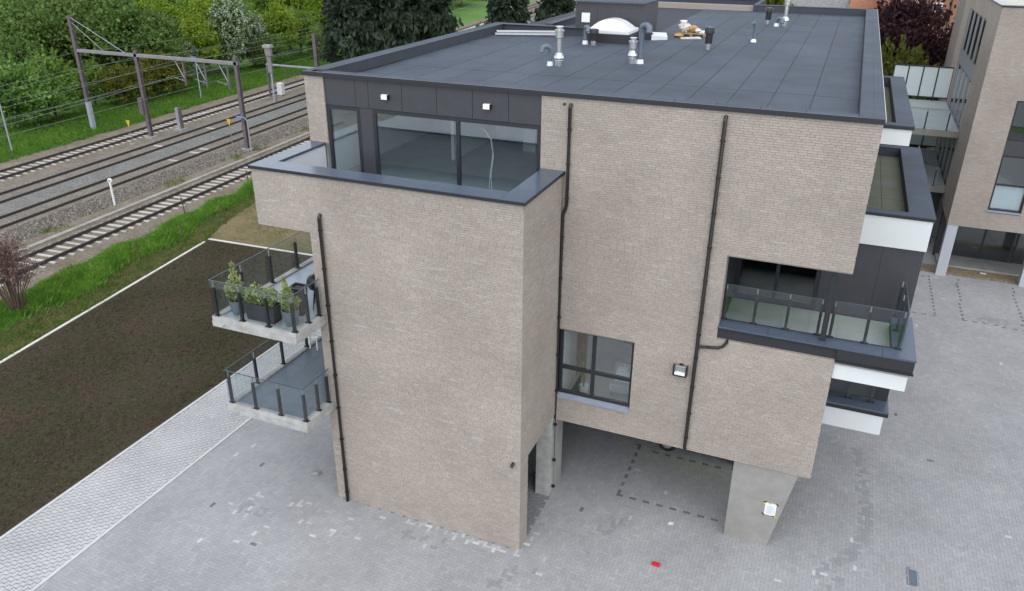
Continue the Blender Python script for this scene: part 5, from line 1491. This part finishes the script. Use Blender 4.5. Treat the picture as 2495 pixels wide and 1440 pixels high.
KIND = {'spring': 'yellow green spring tree', 'mid': 'mid green tree', 'mid2': 'young upright green tree', 'dark2': 'darker rounded tree', 'dark': 'broad dark green tree'}
for k_ in KIND:
    for r_ in range(7):
        sel_ = sorted([w_ for w_ in wood if w_[0] == k_ and w_[1] == r_], key=lambda w_: w_[2])
        for i_, w_ in enumerate(sel_): w_[3]['label'] = f'{KIND[k_]} in the wood, {ORD[min(i_, 14)]} from left in the {ROWN[r_]} row'
# tall dark conifers left of the roof
for (px_, y, s, lab) in ((862, 50, 1.06, 'dark conifer rising behind the left roof edge, leftmost of three'), (955, 53, 1.15, 'dark conifer behind the left roof edge, middle of three'), (1045, 57, 1.1, 'dark conifer behind the left roof edge, rightmost of three'), (1235, 70, 1.0, 'dark conifer standing alone above the ladder'), (1352, 78, 1.0, 'dark conifer just left of the stair head')):
    p_ = at_y(px_, 120, y); plant('conifer', p_.x, y, s, lab, 'tree', 'dark conifers beside the roof')
for (px_, py_, y, s, lab) in ((1150, 60, 62, 0.9, 'olive shrub between the conifers'), (1195, 60, 60, 1.1, 'yellowish shrub left of the lone conifer')):
    p_ = at_y(px_, py_, y); plant('olive', p_.x, y, s * 1.5, lab, 'shrub', 'shrubs between the conifers')
plant('purple', 9.9, 46.5, 1.08, 'dark purple copper beech right of the main roof', 'tree')
plant('yellowbush', 9.7, 41.5, 1.35, 'olive green bush in front of the copper beech', 'bush', sz=1.35)
plant('yellowbush', 7.6, 42.5, 1.1, 'olive green bush half hidden by the roof edge', 'bush', sz=1.2)
plant('olive', -1.2, 44, 2.6, 'olive bush showing above the rear parapet', 'bush', sz=1.4)

# ---- bare reddish shrub at the left edge
sx, sy = -26.6, 2.3
sh = thing('bare_shrub', 'leafless reddish brown shrub at the left edge by the lawn', 'shrub', (sx, sy, 0))
g = random.Random(5); mb = MB(); tw = MB()
tips = []
for i in range(46):
    a = g.uniform(0, 6.28); sp2 = g.uniform(0.1, 1.0); h_ = g.uniform(2.0, 3.6) * (1.15 - 0.3 * sp2)
    b0 = (sx + math.cos(a) * .3 * sp2, sy + math.sin(a) * .3 * sp2, -.05)
    m1 = (sx + math.cos(a) * .75 * sp2, sy + math.sin(a) * .75 * sp2, h_ * .5)
    t1 = (sx + math.cos(a) * 1.7 * sp2, sy + math.sin(a) * 1.7 * sp2, h_)
    mb.tube([b0, m1, t1], [0.028, 0.02, 0.006], 5)
    for k in range(7):
        f_ = g.uniform(.35, 1); q = [m1[j] + (t1[j] - m1[j]) * f_ for j in range(3)]
        e_ = [q[0] + g.uniform(-.5, .5), q[1] + g.uniform(-.5, .5), q[2] + g.uniform(.1, .55)]
        mb.tube([q, e_], [0.01, 0.004], 4); tips.append((q, e_))
part('stems', mb, 'twig', sh)
TP = []
for q, e_ in tips:
    for k in range(10):
        f_ = RNG.uniform(.2, 1.1); TP.append([q[j] + (e_[j] - q[j]) * f_ + RNG.normal(0, .09) - (sx, sy, 0)[j] for j in range(3)])
me = leaf_quads('buds', np.array(TP), 0.055, 2.2, 0.0); o = obj('buds', me, 'twig_red', sh); o['kind'] = 'stuff'

# ---- grass
def grass(name, xs, ys, h, w_, n_blade, m, label, spread=0.07, lean=0.35):
    n = len(xs); N_ = n * n_blade
    bx_ = np.repeat(xs, n_blade) + RNG.normal(0, spread, N_); by_ = np.repeat(ys, n_blade) + RNG.normal(0, spread, N_)
    hh = np.repeat(h, n_blade) * RNG.uniform(.55, 1.15, N_)
    a = RNG.uniform(0, 6.283, N_); ln = RNG.normal(0, lean, (N_, 2)) * hh[:, None]
    wx, wy = np.cos(a) * w_ * .5, np.sin(a) * w_ * .5
    z0 = np.full(N_, -0.06)
    V = np.stack([np.stack([bx_ - wx, by_ - wy, z0], 1), np.stack([bx_ + wx, by_ + wy, z0], 1),
                  np.stack([bx_ + wx * .5 + ln[:, 0] * .5, by_ + wy * .5 + ln[:, 1] * .5, hh * .6], 1), np.stack([bx_ + ln[:, 0], by_ + ln[:, 1], hh], 1)], 1).reshape(-1, 3)
    F = (np.arange(N_)[:, None] * 4 + np.arange(4)[None]).astype(np.int32)
    o = obj(name, fast_mesh(name, V, F), m); tag(o, label, 'grass'); o['kind'] = 'stuff'
    return o
def edge_x(y): return -21.2 + (y + 16) * (-4.1 / 29.14)
# tall bright band beside the nearest track, rougher weeds towards the edging
n = 34000
y_ = RNG.uniform(-3, 30, n); lo = -32.23 - 0.06 * (y_ - 20) + 2.6; hi = edge_x(y_) - .15
hi = np.where(y_ > 13.1, np.interp(y_, [13.1, 15, 27], [-25.5, -26.3, -29.2]), hi)
u = RNG.random(n); x_ = lo + (hi - lo) * u
tallm = (np.abs(u - 0.38 + 0.07 * np.sin(y_ * .9) + RNG.normal(0, .07, n)) < 0.2)
hh = np.where(tallm, 0.42, 0.17) * (1 + .35 * np.sin(y_ * 1.7 + x_ * 2.3)) * np.clip(1.15 - np.abs(u - .4) * 1.2, .3, 1)
k1 = tallm
grass('tall_grass', x_[k1], y_[k1], hh[k1], 0.022, 9, 'grass_tall', 'bright tall grass band beside the nearest track')
k2 = (~tallm) & (u > .1 + .1 * np.sin(y_ * .7) )
grass('rough_grass', x_[k2], y_[k2], hh[k2], 0.025, 7, 'grass_rough', 'rough weedy grass along the white lawn edging', 0.1, .6)
n = 15000
y_ = RNG.uniform(14, 95, n); x_ = -50.3 - 0.065 * (y_ - 20) - .0003 * (y_ - 20) ** 2 - RNG.uniform(0, 1, n) ** .9 * 8.5
grass('bank_grass', x_, y_, RNG.uniform(.15, .4, n), 0.05, 8, 'grass_far', 'green grass bank beyond the farthest track', .16, .5)
# sparse weeds on the gravel and the dry verge
n = 500
y_ = RNG.uniform(3, 45, n); x_ = -34.9 - .06 * (y_ - 20) + RNG.normal(0, .35, n); kk = (np.sin(y_ * 1.9) + np.sin(y_ * .7) > .9)
grass('track_weeds', x_[kk], y_[kk], RNG.uniform(.1, .35, kk.sum()), 0.03, 8, 'grass_rough', 'thin weeds along the cable trough', .1, .6)
# new shoots on the dark lawn
n = 60000
y_ = RNG.uniform(-13, 13, n); x_ = RNG.uniform(-25, -14.2, n); kk = (x_ > edge_x(y_) + .2) & (np.sin(x_ * .9 + 1) * np.cos(y_ * .7) + RNG.normal(0, .6, n) > .0)
grass('lawn_shoots', x_[kk], y_[kk], RNG.uniform(.025, .07, kk.sum()), 0.022, 3, 'grass_shoot', 'thin new shoots on the dark soil lawn', .06, .4)

# ================================================================== BALCONY PLANTS AND FURNITURE
ZB = 6.40 - 0.044
def pot_round(x, y, r0, r1, h, label, seed, ph, spikes):
    T_ = thing('potted_plant', label, 'potted plant', (x, y, ZB), 'potted plants on the upper balcony')
    part('pot', MB().lathe((x, y, ZB), [(r0, 0), (r0 * 1.12, h * .15), (r1, h * .75), (r1 * 1.02, h), (r1 * .9, h), (r1 * .88, h * .9), (0.01, h * .9)], 20), 'planter_grey', T_)
    part('soil', MB().lathe((x, y, ZB), [(r1 * .87, h * .88), (r1 * .86, h * .93)], 16), 'potting_soil', T_)
    foliage(T_, [(x, y)], ZB + h * .9, r1 * 1.25, ph, seed, spikes)
    return T_
def foliage(T_, cs, z, r, h, seed, spikes):
    g = np.random.default_rng(seed); P = []; D_ = []; st_ = MB()
    for (x, y) in cs:
        for i in range(26):
            a = g.uniform(0, 6.28); rr = r * g.uniform(.2, 1.0); hh = h * g.uniform(.35, .8) * (1.1 - .4 * rr / r)
            e_ = np.array([x + math.cos(a) * rr, y + math.sin(a) * rr, z + hh]); b_ = np.array([x + math.cos(a) * .04, y + math.sin(a) * .04, z - .05])
            st_.tube([tuple(b_), tuple(b_ * .45 + e_ * .55 + np.array([0, 0, .05])), tuple(e_)], [.008, .006, .003], 4)
            for k in range(46):
                f_ = g.uniform(.25, 1.05); p = b_ + (e_ - b_) * f_ + g.normal(0, .035, 3); P.append(p - np.array(T_.location)); D_.append((e_ - b_) / np.linalg.norm(e_ - b_))
        for k in range(spikes):
            dx, dy = g.uniform(-.1, .1, 2)
            for j in range(150):
                f_ = g.uniform(0, 1); p = np.array([x + dx * f_, y + dy * f_, z + h * .4 + h * .75 * f_]) + g.normal(0, .05 * (1.2 - f_), 3); P.append(p - np.array(T_.location)); D_.append(np.array([0, 0, 1.]))
            st_.tube([(x, y, z), (x + dx, y + dy, z + h * 1.1)], [.01, .004], 5)
    part('stems', st_, 'twig', T_)
    me = leaf_quads('foliage', np.array(P), 0.05, 1.9, 0, dirs=np.array(D_) * .7); o = obj('foliage', me, 'leaf_variegated', T_); o['kind'] = 'stuff'
pot_round(-8.12, -3.62, .15, .22, .42, 'round grey pot with tall variegated shrub at the left balcony corner', 3, 1.0, 2)
pot_round(-6.35, -3.62, .16, .235, .46, 'round grey pot with variegated shrub at the right balcony corner', 4, .86, 2)
T_ = thing('planter_box', 'long dark planter box with variegated shrubs on the upper balcony', 'planter', (-7.2, -3.6, ZB))
x0, x1, y0, y1 = -7.72, -6.72, -3.84, -3.44
tb_ = MB(); q = .06
for (a0, b0, a1, b1) in ((x0, y0, x1, y0 + .035), (x0, y1 - .035, x1, y1)):
    tb_.hull8([(a0 + q, b0 + (q * .5 if b0 == y0 else -q * .5), ZB), (a1 - q, b0 + (q * .5 if b0 == y0 else -q * .5), ZB), (a1 - q, b1 + (q * .5 if b0 == y0 else -q * .5), ZB), (a0 + q, b1 + (q * .5 if b0 == y0 else -q * .5), ZB), (a0, b0, ZB + .5), (a1, b0, ZB + .5), (a1, b1, ZB + .5), (a0, b1, ZB + .5)])
for sg in (0, 1):
    xa = x0 if sg == 0 else x1 - .035; dx = q if sg == 0 else -q
    tb_.hull8([(xa + dx, y0 + .066, ZB), (xa + .035 + dx, y0 + .066, ZB), (xa + .035 + dx, y1 - .066, ZB), (xa + dx, y1 - .066, ZB), (xa, y0 + .036, ZB + .499), (xa + .035, y0 + .036, ZB + .499), (xa + .035, y1 - .036, ZB + .499), (xa, y1 - .036, ZB + .499)])
part('box', tb_, 'planter_dark', T_); part('soil', MB().box(x0 + .05, x1 - .05, y0 + .05, y1 - .05, ZB + .02, ZB + .44), 'potting_soil', T_)
foliage(T_, [(-7.5, -3.64), (-7.22, -3.64), (-6.95, -3.64)], ZB + .44, .24, .66, 9, 0)
T_ = thing('tall_planter', 'tall dark grey planter with open rim near the tower wall', 'planter', (-6.5, -2.98, ZB))
tb_ = MB(); xa, xb, ya, yb = -6.72, -6.34, -3.16, -2.8
tb_.hull8([(xa + .05, ya + .05, ZB), (xb - .05, ya + .05, ZB), (xb - .05, yb - .05, ZB), (xa + .05, yb - .05, ZB), (xa, ya, ZB + .78), (xb, ya, ZB + .78), (xb, yb, ZB + .78), (xa, yb, ZB + .78)])
part('body', tb_, 'planter_dark', T_)
rm = MB(); rm.box(xa - .02, xb + .02, ya - .02, ya + .03, ZB + .781, ZB + .84); rm.box(xa - .02, xb + .02, yb - .03, yb + .02, ZB + .781, ZB + .84); rm.box(xa - .02, xa + .03, ya + .031, yb - .031, ZB + .781, ZB + .84); rm.box(xb - .03, xb + .02, ya + .031, yb - .031, ZB + .781, ZB + .84)
part('rim', rm, 'black_plastic', T_)
T_ = thing('barbecue', 'small black barbecue beside the tall planter on the upper balcony', 'barbecue', (-6.35, -2.4, ZB))
part('bowl', MB().lathe((-6.35, -2.4, ZB), [(.05, .5), (.2, .58), (.26, .72), (.26, .78), (.2, .92), (.06, .98)], 16), 'black_plastic', T_); part('handle', MB().box(-6.41, -6.29, -2.42, -2.38, ZB + .99, ZB + 1.02), 'timber', T_)
for a in (0.5, 2.6, 4.7): part('leg', MB().tube([(-6.35 + .1 * math.cos(a), -2.4 + .1 * math.sin(a), ZB + .55), (-6.35 + .24 * math.cos(a), -2.4 + .24 * math.sin(a), ZB)], .015, 6), 'black_plastic', T_)
part('shelf', MB().box(-6.1, -5.9 - .2 + .05, -2.55, -2.25, ZB + .6, ZB + .63), 'galv', T_)
# white slatted frame at the far edge of the lower balcony
T_ = thing('slatted_frame', 'white slatted frame standing at the far side of the lower balcony', 'frame', (-8.25, 0.2, 3.556))
for xx in (-8.38, -8.1): part('upright', MB().box(xx, xx + .04, -.45, -.41, 3.556, 4.0), 'white_plastic', T_); part('upright', MB().box(xx, xx + .04, .75, .79, 3.556, 4.0), 'white_plastic', T_)
for k in range(6): part('slat', MB().box(-8.38, -8.06, -.4 + k * .2, -.3 + k * .2, 3.96, 3.985), 'white_plastic', T_)

# ---- things seen through the lower window
T_ = thing('indoor_plant', 'white pot with dark arching plant behind the lower window', 'potted plant', (0.62, 0.75, 3.32))
part('pot', MB().lathe((.62, .75, 3.32), [(.11, 0), (.15, .3), (.155, .33), (.13, .33), (.12, .28)], 18), 'white_plastic', T_)
lf = MB()
for k in range(12):
    a = k * .52; lf.tube([(.62, .75, 3.6), (.62 + .12 * math.cos(a), .75 + .12 * math.sin(a), 4.2), (.62 + .4 * math.cos(a), .85 + .3 * math.sin(a), 4.7 + .1 * (k % 3))], [.012, .02, .004], 5)
part('fronds', lf, 'leaf_dark', T_)
T_ = thing('sofa', 'grey sofa with pale cushion behind the lower window', 'sofa', (1.9, 1.3, 3.32))
part('seat', MB().box(1.35, 2.6, .95, 1.75, 3.5, 3.78), 'room_grey', T_, bevel=.03); part('backrest', MB().box(1.35, 2.6, 1.55, 1.8, 3.781, 4.2), 'room_grey', T_, bevel=.03)
part('cushion', MB().hull8([(1.45, 1.15, 3.79), (1.95, 1.15, 3.79), (1.95, 1.5, 3.79), (1.45, 1.5, 3.79), (1.45, 1.1, 3.9), (1.95, 1.15, 3.88), (1.95, 1.54, 4.1), (1.45, 1.54, 4.1)]), 'plaster', T_, bevel=.03)
for xx in (1.4, 2.5):
    for yy in (1.0, 1.68): part('leg', MB().box(xx, xx + .04, yy, yy + .04, 3.32, 3.5), 'black_plastic', T_)

# ================================================================== SMALL THINGS ON THE GROUND
single('red_block', MB().box(3.62, 3.84, -1.9, -1.78, 0.002, .07), 'red', 'small red block lying on the courtyard paving', 'block', (3.73, -1.84, 0), bevel=.008)
single('paper_scrap', MB().hull8([(3.68, -.08, .004), (3.82, -.02, .004), (3.84, .09, .004), (3.70, .03, .004), (3.68, -.08, .012), (3.82, -.02, .03), (3.84, .09, .012), (3.70, .03, .022)]), 'paper', 'white scrap of paper lying on the paving near the pier', 'paper', (3.76, 0, 0))
single('paper_scrap', MB().hull8([(14.5, 24.9, .032), (14.75, 24.9, .032), (14.8, 25.05, .032), (14.5, 25.02, .032), (14.5, 24.9, .05), (14.75, 24.9, .07), (14.8, 25.05, .05), (14.5, 25.02, .06)]), 'paper', 'white litter on the gravel bed before the neighbour building', 'litter', (14.6, 25, .03))
single('loose_stone', MB().hull8([(-7.5, -2.28, 0.002), (-7.22, -2.2, .002), (-7.18, -2.02, .002), (-7.46, -2.06, .002), (-7.46, -2.24, .1), (-7.26, -2.18, .13), (-7.22, -2.05, .12), (-7.44, -2.1, .08)]), 'stone', 'broken grey paving stone lying left of the tower', 'stone', (-7.35, -2.14, 0), bevel=.015)
# notice taped to the pier
def on_pier(x, z, off=0.003): return (x, 0.15 - 0.09 * z / ZU - off, z)
NT = thing('notice', 'white paper notice taped to the concrete pier', 'notice', on_pier(6.42, 1.13))
def plate(x0, x1, z0, z1, off, rot=0.0):
    cx, cz = (x0 + x1) / 2, (z0 + z1) / 2; pts = []
    for a, b in ((x0, z0), (x1, z0), (x1, z1), (x0, z1)):
        dx, dz = a - cx, b - cz; pts.append((cx + dx * math.cos(rot) - dz * math.sin(rot), cz + dx * math.sin(rot) + dz * math.cos(rot)))
    f_ = [on_pier(a, b, off) for a, b in pts]; k_ = [on_pier(a, b, off - .002) for a, b in pts]
    return MB().hull8([k_[0], k_[1], f_[1], f_[0], k_[3], k_[2], f_[2], f_[3]]) if False else MB().hull8([f_[0], f_[1], k_[1], k_[0], f_[3], f_[2], k_[2], k_[3]])
NXZ = (6.27, 6.575, 1.13, 1.555)
nx0, nx1, nz0, nz1 = NXZ
part('sheet', plate(nx0, nx1, nz0, nz1, .004), 'paper', NT)
for k in range(8):
    zz = nz1 - .12 - k * .035
    part('text_line', plate(nx0 + .06, nx1 - (.05 if k % 3 else .1), zz, zz + .012, .0065), 'ink', NT)
for (a, b, m, ro) in ((nx0 - .01, nz1 + .01, 'black_plastic', .5), (nx1 + .01, nz1 + .0, 'black_plastic', -.8), (nx0 - .02, nz0 + .0, 'black_plastic', -.8), (nx1 - .03, nz0 - .01, 'black_plastic', .2)):
    part('tape', plate(a - .045, a + .045, b - .018, b + .018, .008, ro), m, NT)
for (a, b) in ((nx0 - .03, nz1 - .05), ((nx0 + nx1) / 2 - .03, nz1 - .01), (nx1 + .02, nz0 - .01)):
    part('tape', plate(a - .03, a + .03, b - .022, b + .022, .0105, .3), 'tape_yellow', NT)

# ---- yellow car under the block
CR = thing('parked_car', 'yellow car parked under the block, only its lower side showing', 'car', (4.15, 4.4, 0))
x0, ya, yb = 2.1, 3.55, 5.2
side = [(0, .35), (.05, .7), (.8, .88), (1.4, 1.38), (2.9, 1.45), (3.75, 1.0), (4.0, .8), (4.05, .35), (3.55, .28), (3.5, .5), (3.2, .66), (2.9, .5), (2.85, .26), (1.1, .26), (1.05, .5), (.75, .66), (.45, .5), (.4, .3)]
cb = MB(); k = len(side)
cb.v += [(x0 + a, ya, b) for a, b in side] + [(x0 + a, yb, b) for a, b in side]
cb.f.append(tuple(range(k))); cb.f.append(tuple(reversed(range(k, 2 * k))))
for i in range(k): j = (i + 1) % k; cb.f.append((j, i, k + i, k + j))
part('body', cb, 'car_yellow', CR, bevel=.02)
part('side_window', MB().prism([(0, 0), (0, 0.001), (0.001, 0)], 0, .001) if False else MB().hull8([(x0 + .95, ya - .01, .92), (x0 + 3.3, ya - .01, .95), (x0 + 3.3, ya + .02, .95), (x0 + .95, ya + .02, .92), (x0 + 1.45, ya - .01, 1.3), (x0 + 2.85, ya - .01, 1.36), (x0 + 2.85, ya + .02, 1.36), (x0 + 1.45, ya + .02, 1.3)]), 'car_glass', CR)
part('sill_trim', MB().box(x0 + 1.1, x0 + 2.85, ya - .012, ya + .3, .2, .262), 'rubber', CR)
part('bumper', MB().box(x0 - .05, x0 + .1, ya + .05, yb - .05, .3, .5), 'rubber', CR); part('headlight', MB().box(x0 - .01, x0 + .1, ya + .05, ya + .35, .58, .7), 'lamp_white', CR); part('headlight', MB().box(x0 - .01, x0 + .1, yb - .35, yb - .05, .58, .7), 'lamp_white', CR)
for wx in (.75, 3.2):
    for yy in (ya - .02, yb - .2):
        wh = part('wheel', MB().tube([(x0 + wx, yy, .3), (x0 + wx, yy + .2, .3)], .3, 24), 'rubber', CR)
        part('rim', MB().tube([(x0 + wx, yy - .01, .3), (x0 + wx, yy + .01, .3)], .18, 10), 'galv', wh)

n = 5000
y_ = RNG.uniform(13.7, 26, n); x_ = RNG.uniform(-29, -13, n); kk = (x_ > np.interp(y_, [13.1, 15, 27], [-25.5, -26.3, -29.2]) - .3) & (np.sin(x_ * 1.3) + np.cos(y_ * 1.1) + RNG.normal(0, .8, n) > .6)
grass('verge_tufts', x_[kk], y_[kk], RNG.uniform(.04, .12, kk.sum()), 0.02, 5, 'grass_rough', 'sparse dry tufts on the sandy verge behind the lawn', .1, .6)

# clods and small stones on the bare soil
n = 9000
y_ = RNG.uniform(-13, 13, n); x_ = RNG.uniform(-25, -14.2, n); kk = x_ > edge_x(y_) + .2
x_, y_ = x_[kk], y_[kk]; n = len(x_); sz = RNG.uniform(.012, .045, n); ang = RNG.uniform(0, math.pi, n); ca, sa = np.cos(ang), np.sin(ang)
me = block_field('soil_clods', np.stack([x_, y_, sz * .7], 1), sz, sz * RNG.uniform(.6, 1, n), np.stack([ca, sa, 0 * ca], 1), np.stack([-sa, ca, 0 * ca], 1), np.array([0, 0, 1.]), .05, .012, .007)
o = obj('soil_clods', me, 'clod'); tag(o, 'small clods and stones strewn over the dark soil lawn', 'soil'); o['kind'] = 'stuff'
